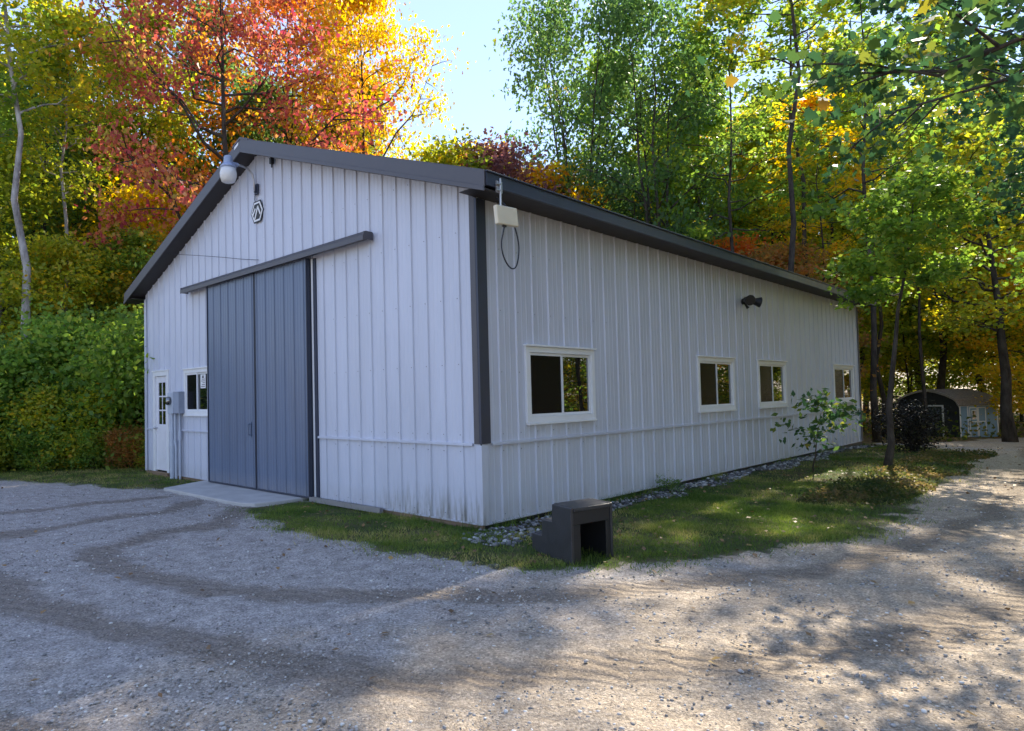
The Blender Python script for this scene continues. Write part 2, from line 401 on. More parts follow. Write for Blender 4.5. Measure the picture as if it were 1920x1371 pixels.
RUTS = [  # wheel tracks: where tyres have turned on the lot
    ([(-4.75,2.6),(-4.57,1.4),(-4.37,.63),(-4.2,-.25),(-4.03,-.76),(-3.6,-1.9),(-2.6,-3.2),(-.8,-4.2),(2.,-4.9),(8,-5.2),(20,-4.6),(30,-4.4)], .26),
    ([(-6.3,2.9),(-6.1,1.2),(-5.7,-.4),(-5.2,-1.5),(-4.5,-2.6),(-3.3,-4.2),(-1.2,-5.5),(2.,-6.3),(8,-6.6)], .26),
    ([(-1.1,3.9),(-1.83,2.65),(-2.5,2.9),(-2.97,2.76),(-3.51,2.18),(-3.6,1.39),(-3.3,.26),(-2.6,-.9),(-1.4,-2.1),(.4,-3.3),(3.4,-3.9),(10,-4.0),(20,-3.2)], .22),
    ([(-7.5,7.5),(-5.4,5.2),(-4.05,4.05),(-2.6,4.7),(-1.59,4.3),(-1.1,4.9)], .24),
    ([(-8.5,9.5),(-6.0,7.6),(-4.4,6.4),(-3.0,6.2),(-1.3,6.0)], .22),
]
def rutmask(x, y):
    best = np.zeros(x.shape); wx = x + .16*fbm(x*1.3, y*1.3, 4) + .06*vn(x*8, y*8, 1); wy = y + .16*fbm(x*1.3, y*1.3+30, 5) + .06*vn(x*8, y*8, 2)
    for P, w in RUTS:
        P = np.array(P); t = np.linspace(0, len(P)-1, (len(P)-1)*5+1); i = np.arange(len(P))
        # smooth by averaging
        Q = np.stack([np.interp(t, i, P[:,0]), np.interp(t, i, P[:,1])], 1)
        for _ in range(4): Q[1:-1] = .25*Q[:-2]+.5*Q[1:-1]+.25*Q[2:]
        d = np.full(x.shape, 9.)
        for a, b in zip(Q[:-1], Q[1:]):
            ab = b-a; l = (ab**2).sum()+1e-9
            u = np.clip(((wx-a[0])*ab[0]+(wy-a[1])*ab[1])/l, 0, 1)
            d = np.minimum(d, np.hypot(wx-a[0]-u*ab[0], wy-a[1]-u*ab[1]))
        best = np.maximum(best, np.exp(-(d/w)**3.0))
    return best
def terrain(x, y):
    x = np.asarray(x, float); y = np.asarray(y, float)
    z = -.0357*np.clip(x-14, 0, 19)
    z = z + .012*fbm(x*.8, y*.8, 1)*(1-np.exp(-((x-8)/40)**2*0))
    far = np.clip((np.hypot(x-5, y-3)-28)/60, 0, 1); z = z + far*.8*fbm(x*.05, y*.05, 2)
    # low bank of duff and weeds along the lawn's edge
    bx = np.clip((x-4.6)/1.5,0,1)*np.clip((14-x)/2,0,1); z = z + .07*bx*np.exp(-((y+2.55-.06*np.sin(x))/.42)**2)
    return z
def axis(a, b, d, lo, hi, g=1.12):
    m = list(np.arange(a, b+1e-6, d)); s = d; p = m[-1]
    while p < hi: s = min(s*g, 30); p += s; m.append(p)
    s = d; p = m[0]; l = []
    while p > lo: s = min(s*g, 30); p -= s; l.append(p)
    return np.array(l[::-1] + m)
AX = axis(-5.2, 4.2, .062, -420, 420, 1.055); AY = axis(-5.4, 5.0, .062, -420, 420, 1.055)
GX, GY = np.meshgrid(AX, AY, indexing='ij')
RUT = rutmask(GX, GY)
near = np.exp(-((GX+1)/14)**2-((GY)/14)**2)
lw = ph_lawn(GX, GY)
GZ = terrain(GX, GY) + near*np.where(lw, .010*vn(GX*7, GY*7, 2), .006*vn(GX*9, GY*9, 2) + .010*fbm(GX*2.5, GY*2.5, 0) - .016*RUT + .006*vn(GX*22, GY*22, 1))
nx, ny = GX.shape
VID = np.arange(nx*ny).reshape(nx, ny)
Q = np.stack([VID[:-1,:-1], VID[1:,:-1], VID[1:,1:], VID[:-1,1:]], -1).reshape(-1,4)
cx = (GX[:-1,:-1]+GX[1:,1:])/2; cy = (GY[:-1,:-1]+GY[1:,1:])/2
isl = ph_lawn(cx, cy).reshape(-1); isg = (ph_gravel(cx, cy).reshape(-1)) & ~isl
CO = np.stack([GX, GY, GZ], -1).reshape(-1,3)
lawnf = lw.astype(float)
for _ in range(3):
    p = np.pad(lawnf, 1, mode='edge'); lawnf = (p[:-2,1:-1]+p[2:,1:-1]+p[1:-1,:-2]+p[1:-1,2:]+2*p[1:-1,1:-1])/6
tanf = np.clip(.45 + .35*fbm(GX*.35+3, GY*.35, 5) - .5*np.clip((GY+1.0)/2, -1.4, 1.2), 0, 1)

def submesh(name, sel, mat):
    q = Q[sel]; used, inv = np.unique(q, return_inverse=True); q = inv.reshape(-1,4)
    me = bpy.data.meshes.new(name)
    me.vertices.add(len(used)); me.vertices.foreach_set('co', CO[used].reshape(-1).astype(np.float32))
    me.loops.add(q.size); me.loops.foreach_set('vertex_index', q.reshape(-1).astype(np.int32))
    me.polygons.add(len(q)); me.polygons.foreach_set('loop_start', np.arange(0, q.size, 4, dtype=np.int32))
    try: me.polygons.foreach_set('loop_total', np.full(len(q), 4, dtype=np.int32))
    except Exception: pass
    me.update(calc_edges=True)
    me.polygons.foreach_set('use_smooth', [True]*len(q))
    for nm, arr in (('rut', RUT), ('lawn', lawnf), ('tan', tanf)):
        at = me.attributes.new(nm, 'FLOAT', 'POINT'); at.data.foreach_set('value', arr.reshape(-1)[used].astype(np.float32))
    o = link(name, me, mat); tag(o, kind='structure'); return o

def ground_mat(name, kind):
    m, nt, b = new_mat(name); L = nt.links.new
    g = N(nt, 'ShaderNodeNewGeometry'); pos = g.outputs['Position']
    def noise(s, d=4., r=.6): n = N(nt, 'ShaderNodeTexNoise', Scale=s, Detail=d, Roughness=r); L(pos, n.inputs['Vector']); return n.outputs[0]
    def vor(s, feat='F1', rnd_=1.): n = N(nt, 'ShaderNodeTexVoronoi', Scale=s, Randomness=rnd_); n.feature = feat; L(pos, n.inputs['Vector']); return n
    A = lambda k: N(nt, 'ShaderNodeAttribute', attribute_name=k).outputs['Fac']
    if kind == 'gravel':
        big = noise(.9, 5.); mid = noise(6., 6., .7); fine = noise(60., 5., .75)
        sand = ramp(nt, [(.3, (.35, .285, .215)), (.55, (.48, .395, .30)), (.8, (.62, .52, .41))]); L(mid, sand.inputs[0])
        grey = ramp(nt, [(.3, (.285, .255, .232)), (.55, (.43, .395, .365)), (.8, (.57, .53, .50))]); L(mid, grey.inputs[0])
        k = math_n(nt, 'ADD', A('tan'), math_n(nt, 'MULTIPLY', math_n(nt, 'SUBTRACT', big, .5), 1.6))
        kk = ramp(nt, [(.3, 0), (.75, 1)]); L(k, kk.inputs[0])
        c = mixc(nt, kk.outputs[0], grey.outputs[0], sand.outputs[0])
        # wheel tracks: finer, browner, damp
        rm = math_n(nt, 'MULTIPLY', A('rut'), math_n(nt, 'MULTIPLY_ADD', mid, 2.2, -.25))
        rm2 = ramp(nt, [(.25, 0), (.8, 1)]); L(rm, rm2.inputs[0])
        c = mixc(nt, math_n(nt, 'MULTIPLY', rm2.outputs[0], .75), c, (.21, .17, .13))
        v1 = vor(78.); v2 = vor(30.)
        sv = N(nt, 'ShaderNodeSeparateColor'); L(v1.outputs['Color'], sv.inputs[0])
        s1 = ramp(nt, [(0, .58), (.4, .94), (.85, 1.12), (.97, 1.5)]); L(sv.outputs[0], s1.inputs[0])
        c = mixc(nt, .85, c, s1.outputs[0], 'MULTIPLY')
        fr = ramp(nt, [(.3, .62), (.7, 1.3)]); L(fine, fr.inputs[0]); c = mixc(nt, .7, c, fr.outputs[0], 'MULTIPLY')
        d1 = ramp(nt, [(.0, 1), (.5, 0)]); L(v1.outputs['Distance'], d1.inputs[0])
        d2 = ramp(nt, [(.0, 1), (.5, 0)]); L(v2.outputs['Distance'], d2.inputs[0])
        mp = N(nt, 'ShaderNodeMapping'); mp.inputs['Rotation'].default_value = (0,0,R(-25)); L(pos, mp.inputs[0])
        wv = N(nt, 'ShaderNodeTexWave', Scale=2.4, Distortion=7.0, Detail=3.0); wv.inputs['Detail Scale'].default_value = 1.5; L(mp.outputs[0], wv.inputs['Vector'])
        h = math_n(nt, 'ADD', math_n(nt, 'MULTIPLY', d1.outputs[0], .007), math_n(nt, 'MULTIPLY', d2.outputs[0], .006))
        h = math_n(nt, 'ADD', h, math_n(nt, 'MULTIPLY', mid, .03))
        h = math_n(nt, 'ADD', h, math_n(nt, 'MULTIPLY', math_n(nt, 'MULTIPLY', wv.outputs[0], math_n(nt, 'MULTIPLY_ADD', A('rut'), .8, .25)), .022))
        h = math_n(nt, 'ADD', h, math_n(nt, 'MULTIPLY', fine, .010))
        bp = N(nt, 'ShaderNodeBump', Strength=.9, Distance=1.0); L(h, bp.inputs['Height']); L(bp.outputs[0], b.inputs['Normal'])
        gr = math_n(nt, 'MULTIPLY', A('lawn'), mid); gk = ramp(nt, [(.12, 0), (.4, .75)]); L(gr, gk.inputs[0])
        c = mixc(nt, gk.outputs[0], c, (.06, .075, .025))
        L(c, b.inputs['Base Color'])
    elif kind == 'lawn':
        big = noise(1.6, 5.); fine = noise(55., 4., .7)
        r1 = ramp(nt, [(.3, (.035, .058, .016)), (.45, (.055, .08, .022)), (.58, (.11, .10, .045)), (.75, (.17, .135, .085))]); L(big, r1.inputs[0])
        fr = ramp(nt, [(.3, .5), (.7, 1.4)]); L(fine, fr.inputs[0]); c = mixc(nt, .8, r1.outputs[0], fr.outputs[0], 'MULTIPLY')
        iv = math_n(nt, 'SUBTRACT', 1.0, A('lawn')); gk = ramp(nt, [(.1, 0), (.7, .8)]); L(iv, gk.inputs[0])
        c = mixc(nt, gk.outputs[0], c, (.19, .165, .13))
        L(c, b.inputs['Base Color'])
        bp = N(nt, 'ShaderNodeBump', Strength=.9, Distance=.03); L(fine, bp.inputs['Height']); L(bp.outputs[0], b.inputs['Normal'])
    else:
        v1 = vor(11.); v2 = noise(3., 5.)
        sv = N(nt, 'ShaderNodeSeparateColor'); L(v1.outputs['Color'], sv.inputs[0])
        r1 = ramp(nt, [(.0, (.05, .035, .02)), (.35, (.13, .085, .045)), (.65, (.22, .14, .065)), (.85, (.30, .22, .08)), (1., (.10, .12, .03))]); L(sv.outputs[0], r1.inputs[0])
        r2 = ramp(nt, [(.35, .55), (.7, 1.2)]); L(v2, r2.inputs[0]); c = mixc(nt, .8, r1.outputs[0], r2.outputs[0], 'MULTIPLY')
        L(c, b.inputs['Base Color'])
        bp = N(nt, 'ShaderNodeBump', Strength=.8, Distance=.05); L(v1.outputs['Distance'], bp.inputs['Height']); L(bp.outputs[0], b.inputs['Normal'])
    b.inputs['Roughness'].default_value = .92; b.inputs['Specular IOR Level'].default_value = .2
    return m
G_gravel = submesh('gravel_driveway', isg, ground_mat('gravel', 'gravel'))
G_lawn = submesh('lawn', isl, ground_mat('lawn_soil', 'lawn'))
G_floor = submesh('forest_floor', ~(isl | isg), ground_mat('leaf_litter', 'floor'))

CAM = np.array([-5.8935, -5.1842, 1.5589])
def scatter(n, box, keep, rng, dens=None):
    x = rng.uniform(box[0], box[1], n); y = rng.uniform(box[2], box[3], n); k = keep(x, y)
    if dens is not None: k &= rng.uniform(0,1,n) < dens(x, y)
    return x[k], y[k]
def inwedge(x, y, m=4):
    a = np.degrees(np.arctan2(y-CAM[1], x-CAM[0])); return (a > 4.3-m) & (a < 79+m)
def clear(x, y):   # not under the building, the slab or the mounting block
    return ~((x > -.03) & (x < 16.45) & (y > -.03) & (y < 10.03)) & ~((x > -1.02) & (x < .1) & (y > 3.58) & (y < 7.12))
rng = np.random.default_rng(77)

def blades(name, x, y, hgt, wid, rng, mat, label):
    n = len(x); z = terrain(x, y) - .005
    a = rng.uniform(0, 6.283, n); lean = rng.normal(0, .5, (n,2))
    h = hgt*rng.uniform(.5, 1.4, n); w = wid*rng.uniform(.6, 1.4, n)
    V = np.empty((n,3,3))
    V[:,0] = np.stack([x-np.cos(a)*w/2, y-np.sin(a)*w/2, z], 1); V[:,1] = np.stack([x+np.cos(a)*w/2, y+np.sin(a)*w/2, z], 1)
    V[:,2] = np.stack([x+lean[:,0]*h, y+lean[:,1]*h, z+h], 1)
    me = bpy.data.meshes.new(name)
    me.vertices.add(n*3); me.vertices.foreach_set('co', V.reshape(-1).astype(np.float32))
    me.loops.add(n*3); me.loops.foreach_set('vertex_index', np.arange(n*3, dtype=np.int32))
    me.polygons.add(n); me.polygons.foreach_set('loop_start', np.arange(0, n*3, 3, dtype=np.int32))
    me.update(calc_edges=True)
    at = me.attributes.new('v', 'FLOAT', 'FACE'); at.data.foreach_set('value', rng.uniform(0,1,n).astype(np.float32))
    at = me.attributes.new('c', 'FLOAT', 'FACE'); at.data.foreach_set('value', np.clip(.5+.6*fbm(x*1.6, y*1.6, 3), 0, 1).astype(np.float32))
    return tag(link(name, me, mat), label, 'grass', kind='stuff')
M_grass = leaf_mat('grass_blades', [(.12, (.065, .12, .022)), (.45, (.125, .195, .034)), (.72, (.23, .27, .055)), (.93, (.48, .40, .16))], transl=.35, tboost=1.6)
xs, ys = [], []
for nn, bx, dn in ((330000, (-1.9, 6.5, -3.6, 4), lambda x,y: .22+.78*np.clip(1.1*fbm(x*1.3, y*1.3, 4)+.55,0,1)), (130000, (6.5, 19, -3.5, .3), lambda x,y: .15+.6*np.clip(fbm(x*.9, y*.9, 4)+.4,0,1)), (90000, (-4, 2, 6.6, 15), lambda x,y: .6+0*x)):
    x, y = scatter(nn, bx, lambda x,y: ph_lawn(x+rng.normal(0,.13,len(x)),y+rng.normal(0,.13,len(x))) & clear(x,y) & ~((y > -.45) & (y < .1) & (x > .1)), rng, dn); xs.append(x); ys.append(y)
x = np.concatenate(xs); y = np.concatenate(ys)
blades('grass', x, y, .030+.022*np.clip(fbm(x*2.3,y*2.3,2)+.4,0,1.3), .008, rng, M_grass, 'short patchy green grass growing along the foot of the building')
u = rng.uniform(.1, 16.3, 5200); v = rng.uniform(0, 3.3, 1500)
k = rng.uniform(0,1,len(u)) < np.clip(.35+.8*vn(u*1.1, u*0+3, 1), .03, 1); k2 = rng.uniform(0,1,len(v)) < np.clip(.3+.8*vn(v*1.7, v*0+9, 2), .03, 1)
x = np.concatenate([u[k], -.03-np.abs(rng.normal(0,.05,k2.sum()))]); y = np.concatenate([-.03-np.abs(rng.normal(0,.06,k.sum())), v[k2]])
blades('wall_foot_grass', x, y, .10, .008, rng, M_grass, 'longer grass blades left unmown against the foot of the walls')
# straggling weeds in the gravel next to the lawn
x, y = scatter(160000, (-4, 12, -5, 8), lambda x,y: ~ph_lawn(x,y) & clear(x,y), rng, lambda x,y: (fbm(x*3, y*3, 5) > .62)*.6*np.maximum(inpoly(x+.35, y+.1, LAWN_A), inpoly(x, y+.4, LAWN_A)))
blades('sparse_grass', x, y, .035, .007, rng, M_grass, 'sparse grass straggling into the gravel beside the lawn')

ICO = None
def stones(name, x, y, size, rng, mat, label, cat, flat=.6, sink=.25, kind='stuff', dz=0):
    bm = bmesh.new(); bmesh.ops.create_icosphere(bm, subdivisions=1, radius=1.0)
    bv = np.array([v.co[:] for v in bm.verts]); bf = np.array([[v.index for v in f.verts] for f in bm.faces]); bm.free()
    n = len(x); k = len(bv)
    sc = size[:,None]*rng.uniform(.6, 1.25, (n,3)); sc[:,2] *= flat
    V = bv[None]*rng.uniform(.75, 1.2, (n,k,1)); V = V*sc[:,None,:]
    a = rng.uniform(0, 6.283, n); c, s = np.cos(a)[:,None], np.sin(a)[:,None]
    X = V[:,:,0]*c - V[:,:,1]*s + x[:,None]; Y = V[:,:,0]*s + V[:,:,1]*c + y[:,None]
    Z = V[:,:,2] + (terrain(x, y) + dz + sc[:,2]*(1-2*sink))[:,None]
    V = np.stack([X, Y, Z], -1).reshape(-1,3); F = (bf[None] + (np.arange(n)*k)[:,None,None]).reshape(-1)
    me = bpy.data.meshes.new(name)
    me.vertices.add(n*k); me.vertices.foreach_set('co', V.reshape(-1).astype(np.float32))
    me.loops.add(len(F)); me.loops.foreach_set('vertex_index', F.astype(np.int32))
    me.polygons.add(len(F)//3); me.polygons.foreach_set('loop_start', np.arange(0, len(F), 3, dtype=np.int32))
    me.update(calc_edges=True)
    at = me.attributes.new('v', 'FLOAT', 'FACE'); at.data.foreach_set('value', np.repeat(rng.uniform(0,1,n), len(bf)).astype(np.float32))
    return tag(link(name, me, mat), label, cat, kind=kind)
def stone_mat(name, stops):
    m, nt, b = new_mat(name); a = N(nt, 'ShaderNodeAttribute', attribute_name='v'); r = ramp(nt, stops)
    nt.links.new(a.outputs['Fac'], r.inputs[0]); nt.links.new(r.outputs[0], b.inputs['Base Color']); b.inputs['Roughness'].default_value = .8; b.inputs['Specular IOR Level'].default_value = .3
    return m
M_peb = stone_mat('gravel_stone', [(0, (.15, .145, .14)), (.4, (.32, .305, .29)), (.75, (.45, .43, .41)), (.95, (.66, .65, .62))])
x, y = scatter(420000, (-5.2, 9, -5.2, 9), lambda x,y: inwedge(x,y) & ph_gravel(x,y) & ~ph_lawn(x,y) & clear(x,y), rng,
    lambda x,y: np.clip(1.1/np.hypot(x-CAM[0], y-CAM[1]), 0, .3)*np.clip(.65+.6*fbm(x*1.2,y*1.2,1)-.35*rutmask(x,y), .08, 1))
stones('gravel_stones', x, y, .0055+.010*rng.uniform(0,1,len(x))**3, rng, M_peb, 'loose grey stones strewn over the gravel driveway', 'gravel')
M_rock = stone_mat('river_stone', [(0, (.06, .06, .062)), (.4, (.14, .142, .148)), (.75, (.25, .25, .255)), (.95, (.50, .50, .49))])
x, y = scatter(6500, (.15, 16.2, -.72, -.05), lambda x,y: (y > -.42-.25*vn(x*1.3, x*0, 2)), rng, lambda x,y: np.clip(.75+.5*vn(x*1.5,y*2,3), .2, 1))
x2, y2 = scatter(260, (-.6, .4, -.8, 0), lambda x,y: clear(x,y) & (np.hypot(x+.1, y+.45) < .5), rng)
x = np.concatenate([x, x2]); y = np.concatenate([y, y2])
stones('drip_line_stones', x, y, .014+.026*rng.uniform(0,1,len(x))**1.5, rng, M_rock, 'strip of grey river stones under the eave of the side wall', 'stones', dz=.004)
# fallen leaves
x, y = scatter(14000, (-5, 18, -6, 14.5), lambda x,y: inwedge(x,y) & clear(x,y), rng, lambda x,y: .08+.42*ph_lawn(x,y)+.2*(x>6))
cen = np.stack([x, y, terrain(x,y)+.022], 1)
me = leaf_mesh('fallen_leaves', cen, .055, rng.uniform(0,1,len(x)), rng, 'd', up=.93, droop=0)
tag(link('fallen_leaves', me, LM['litter']), 'brown and yellow fallen leaves scattered on the lawn and gravel', 'fallen leaves', kind='stuff')
# low weeds and duff on the bank between lawn and drive
x, y = scatter(34000, (4.2, 14, -3.3, -1.5), lambda x,y: np.abs(y+2.55) < .55+.15*vn(x*2, y*0, 4), rng, lambda x,y: np.clip(.5+.8*fbm(x*1.4, y*1.8, 2), .05, 1))
n = len(x); cen = np.stack([x, y, terrain(x,y) + rng.uniform(0.01,1,n)**1.8*(.035+.085*np.clip(fbm(x*1.7,y*1.7,1)+.4,0,1))], 1)
me = leaf_mesh('ground_cover', cen, .05, np.clip(.5+.6*fbm(x*1.2,y*1.2,0),0,1), rng, 'd', up=.45)
M_cover = leaf_mat('ground_cover_leaves', [(.12, (.03, .05, .016)), (.45, (.07, .085, .025)), (.7, (.16, .12, .05)), (.95, (.26, .19, .08))])
tag(link('ground_cover', me, M_cover), 'low weedy ground cover on the bank between lawn and drive', 'ground cover', kind='stuff')
# forest undergrowth: ferns, seedlings and dry stalks filling the wood's floor
x, y = scatter(150000, (-14, 62, -16, 46), lambda x,y: inwedge(x,y,6) & ~ph_gravel(x,y) & ~ph_lawn(x,y) & ((y > 13.2) | (x > 19)), rng, lambda x,y: np.clip(.35+.7*fbm(x*.45,y*.45,3), 0, 1))
n = len(x); cen = np.stack([x, y, terrain(x,y) + rng.uniform(0.02,1,n)**1.3*(.5+.6*np.clip(fbm(x*.4,y*.4,2)+.3,0,1))], 1)
me = leaf_mesh('undergrowth', cen, .17, np.clip(.5+.7*fbm(x*.3,y*.3,0),0,1), rng, 'd', up=.4)
M_under = leaf_mat('undergrowth_leaves', [(.1, (.035, .06, .016)), (.4, (.09, .12, .025)), (.65, (.22, .20, .04)), (.85, (.32, .17, .04)), (.97, (.30, .08, .03))])
tag(link('undergrowth', me, M_under), 'tangled green and rusty undergrowth covering the floor of the woods', 'undergrowth', kind='stuff')
# ------------------------------------------------------------------ the metal building
def smooth_path(p, k=6):
    p = [Vector(q) for q in p]; p = [2*p[0]-p[1]] + p + [2*p[-1]-p[-2]]; out = []
    for i in range(1, len(p)-2):
        for j in range(k):
            t = j/k; a, b, c, d = p[i-1:i+3]
            out.append(.5*((2*b) + (c-a)*t + (2*a-5*b+4*c-d)*t*t + (3*b-3*c+d-a)*t**3))
    return out + [p[-2]]
B = empty('metal_building', (0, 0, 0), 'grey ribbed metal pole building with charcoal trim and blue sliding door', 'building')
Lx, Wy, ZE, ZR, OV = 16.37, 10.0, 4.03, 6.0, .42
SL = (ZR-ZE)/(Wy/2+OV)
roof_z = lambda y: ZR - SL*abs(y-Wy/2)
def profile(u0, u1, s, phase, rib=.022, minor=.004):
    pts = []
    k = math.floor((u0-phase)/s) - 1
    while phase + k*s < u1 + s:
        c = phase + k*s
        pts += [(c-.021, 0), (c-.011, rib), (c+.011, rib), (c+.021, 0)]
        for fr in (.36, .64):
            pts += [(c+s*fr-.016, 0), (c+s*fr-.006, minor), (c+s*fr+.006, minor), (c+s*fr+.016, 0)]
        k += 1
    pts.sort()
    us = [p[0] for p in pts]; ds = [p[1] for p in pts]
    return (lambda u: float(np.interp(u, us, ds))), [p for p in pts if u0+1e-4 < p[0] < u1-1e-4]
def panel(P, u0, u1, z0, ztop, s, phase, openings=(), d0=0., rib=.022, minor=.004, breaks=()):
    """ribbed sheet steel; P(u,d,z) -> world point, d outward; openings (ua,ub,za,zb) are cut out"""
    mb = MB(); f, pts = profile(u0, u1, s, phase, rib, minor)
    us = sorted(set([u0, u1] + [p[0] for p in pts] + [b for b in breaks if u0 < b < u1] + [x for o in openings for x in o[:2] if u0 < x < u1]))
    zt = ztop if callable(ztop) else (lambda u: ztop)
    for a, b in zip(us[:-1], us[1:]):
        mid = (a+b)/2; cuts = sorted((o[2], o[3]) for o in openings if o[0] < mid < o[1])
        z = z0; segs = []
        for c0, c1 in cuts: segs.append((z, z, c0, c0)); z = c1
        segs.append((z, z, zt(a), zt(b)))
        for za, zb, zc, zd in segs:
            if zc - za < .005: continue
            mb.add([P(a, d0+f(a), za), P(b, d0+f(b), zb), P(b, d0+f(b), zd), P(a, d0+f(a), zc)], [(0,1,2,3)])
    return mb
PF = lambda u, d, z: (-d, u, z)
PS = lambda u, d, z: (u, -d, z)
PB = lambda u, d, z: (Lx+d, u, z)
PL = lambda u, d, z: (u, Wy+d, z)
M_screw = simple('screw_heads', (.26, .27, .31), rough=.4, metal=.4)
ZW = 1.0
gable = lambda y: roof_z(y) - .05
# openings
WIN = [(.85, 2.43), (5.79, 7.40), (8.62, 10.28), (13.83, 15.69)]; WZ0, WZ1 = 1.21, 2.18
op_side = [(a+.03, b-.03, WZ0+.03, WZ1-.03) for a, b in WIN]
op_front = [(6.88, 7.94, 1.34, 2.19), (8.76, 9.50, .06, 2.20)]
panel(PF, .0, Wy, ZW, gable, .28, .01, op_front, breaks=(Wy/2,)).build('front_wall', M_wall, B, fix=False)
for u0, u1 in ((0., 8.76), (9.50, Wy)): panel(PF, u0, u1, .07, ZW, .28, .01, (), d0=-.004).build('front_wainscot', M_wall, B, fix=False)
panel(PS, .0, Lx, ZW, 3.95, .345, .015, op_side, rib=.018).build('side_wall', M_wall, B, fix=False)
panel(PS, .0, Lx, .07, ZW, .345, .015, (), d0=-.004).build('side_wainscot', M_wall, B, fix=False)
panel(PB, .0, Wy, .07, gable, .28, .01, breaks=(Wy/2,)).build('rear_wall', M_wall, B, fix=False)
panel(PL, .0, Lx, .07, 3.90, .345, .015).build('far_side_wall', M_wall, B, fix=False)
# wainscot drip trim
for y0, y1 in ((.12, 3.27), (6.8, 8.70), (9.56, 9.9)):
    MB().box((-.030, y0, .988), (.0, y1, 1.008)).box((-.034, y0, .975), (-.024, y1, .987)).build('trim_strip', M_wall, B)
MB().box((.17, -.030, .988), (Lx-.1, 0, 1.008)).box((.17, -.034, .975), (Lx-.1, -.024, .987)).build('trim_strip', M_wall, B)
MB().box((-.026, .0, .055), (.0, 3.27, .072)).build('base_trim', M_wall, B)
MB().box((-.026, 6.8, .055), (0, 8.7, .072)).build('base_trim', M_wall, B)
MB().box((0, -.026, .055), (Lx, 0, .072)).build('base_trim', M_wall, B)
# corner trims
mb = MB().prism([(-.028,-.028,1.0),(.142,-.028,1.0),(.142,-.022,1.0),(-.022,-.022,1.0),(-.022,.088,1.0),(-.028,.088,1.0)], (0,0,2.90))
mb.build('corner_trim', M_navy, B, bevel=.004)
MB().box((-.0305, .004, 1.0), (-.0285, .085, 3.96)).build('corner_trim_face', M_trim, B)
MB().prism([(-.020,-.020,.06),(.09,-.020,.06),(.09,-.016,.06),(-.016,-.016,.06),(-.016,.07,.06),(-.020,.07,.06)], (0,0,.925)).build('lower_corner_trim', M_wall, B, bevel=.003)
MB().prism([(-.026,Wy+.026,.06),(.1,Wy+.026,.06),(.1,Wy+.02,.06),(-.02,Wy+.02,.06),(-.02,Wy-.10,.06),(-.026,Wy-.10,.06)], (0,0,3.85)).build('corner_trim', M_wall, B, bevel=.003)
MB().prism([(Lx+.03,-.03,.06),(Lx-.07,-.03,.06),(Lx-.07,-.024,.06),(Lx+.024,-.024,.06),(Lx+.024,.1,.06),(Lx+.03,.1,.06)], (0,0,3.80)).build('corner_trim', M_trim, B, bevel=.003)
# skirt board under the steel, black gap strip along the side
MB().box((-.012, 0, -.10), (.03, 3.27, .058)).build('skirt_or_gap', M_wood, B)
MB().box((-.012, 6.8, -.1), (.03, 10, .058)).build('skirt_or_gap', M_wood, B)
MB().box((.03, -.008, -.10), (Lx, .03, .056)).build('skirt_or_gap', M_blackm, B)  # black strip stands in for the shaded gap under the side wall
# screw heads along the girts, beside the ribs
def screws(P, u0, u1, s, phase, rows, ops, top):
    mb = MB(); k = 0
    while phase + k*s < u1:
        c = phase + k*s + .042; k += 1
        for j, z in enumerate(rows):
            if c < u0 + .1 or z > top(c) - .1 or any(o[0]-.1 < c < o[1]+.1 and o[2]-.1 < z < o[3]+.1 for o in ops): continue
            a = [P(c + .0065*math.cos(R(60*q+15)), .0, z + .0065*math.sin(R(60*q+15))) for q in range(6)]
            d = P(0, .006, 0); mb.prism(a, tuple(x if abs(x) < .02 else 0 for x in d))
    return mb
o = screws(PF, 0, Wy, .28, .01, (.14, .90, 1.10, 1.95, 2.75, 3.55, 4.35, 5.15), op_front + [(3.2, 6.9, 0, 3.9)], gable).build('screws', M_screw, B); o['kind'] = 'stuff'
o = screws(PS, 0, Lx, .345, .015, (.14, .90, 1.10, 1.85, 2.6, 3.35), op_side, lambda u: 3.9).build('screws', M_screw, B); o['kind'] = 'stuff'
# roof
def slope(sign):
    mb = MB(); f, pts = profile(-.3, Lx+.3, .28, .01)
    us = [-.3] + [p[0] for p in pts] + [Lx+.3]
    n = Vector((0, -sign*SL if sign > 0 else SL, 1)).normalized()
    ye = -OV if sign > 0 else Wy+OV
    n = Vector((0, -SL, 1) if sign > 0 else (0, SL, 1)).normalized()
    for a, b in zip(us[:-1], us[1:]):
        q = []
        for u, (y, z) in ((a, (ye, ZE)), (b, (ye, ZE)), (b, (Wy/2, ZR)), (a, (Wy/2, ZR))):
            d = .012 + f(u); q.append((u, y + n.y*d, z + n.z*d))
        mb.add(q, [(0,1,2,3)] if sign > 0 else [(3,2,1,0)])
    # underside deck
    mb.add([(-.27, ye, ZE-.03), (Lx+.27, ye, ZE-.03), (Lx+.27, Wy/2, ZR-.03), (-.27, Wy/2, ZR-.03)], [(0,1,2,3)])
    return mb
slope(1).build('roof', M_roof, B, fix=False); slope(-1).build('roof', M_roof, B, fix=False)
rc = MB()
for s in (-1, 1):
    rc.prism([(-.335, Wy/2, ZR+.055), (-.335, Wy/2 + s*.26, ZR+.055-.26*SL), (-.335, Wy/2 + s*.26, ZR+.02-.26*SL), (-.335, Wy/2, ZR+.02)], (Lx+.66, 0, 0))
rc.build('ridge_cap', M_trim, B)
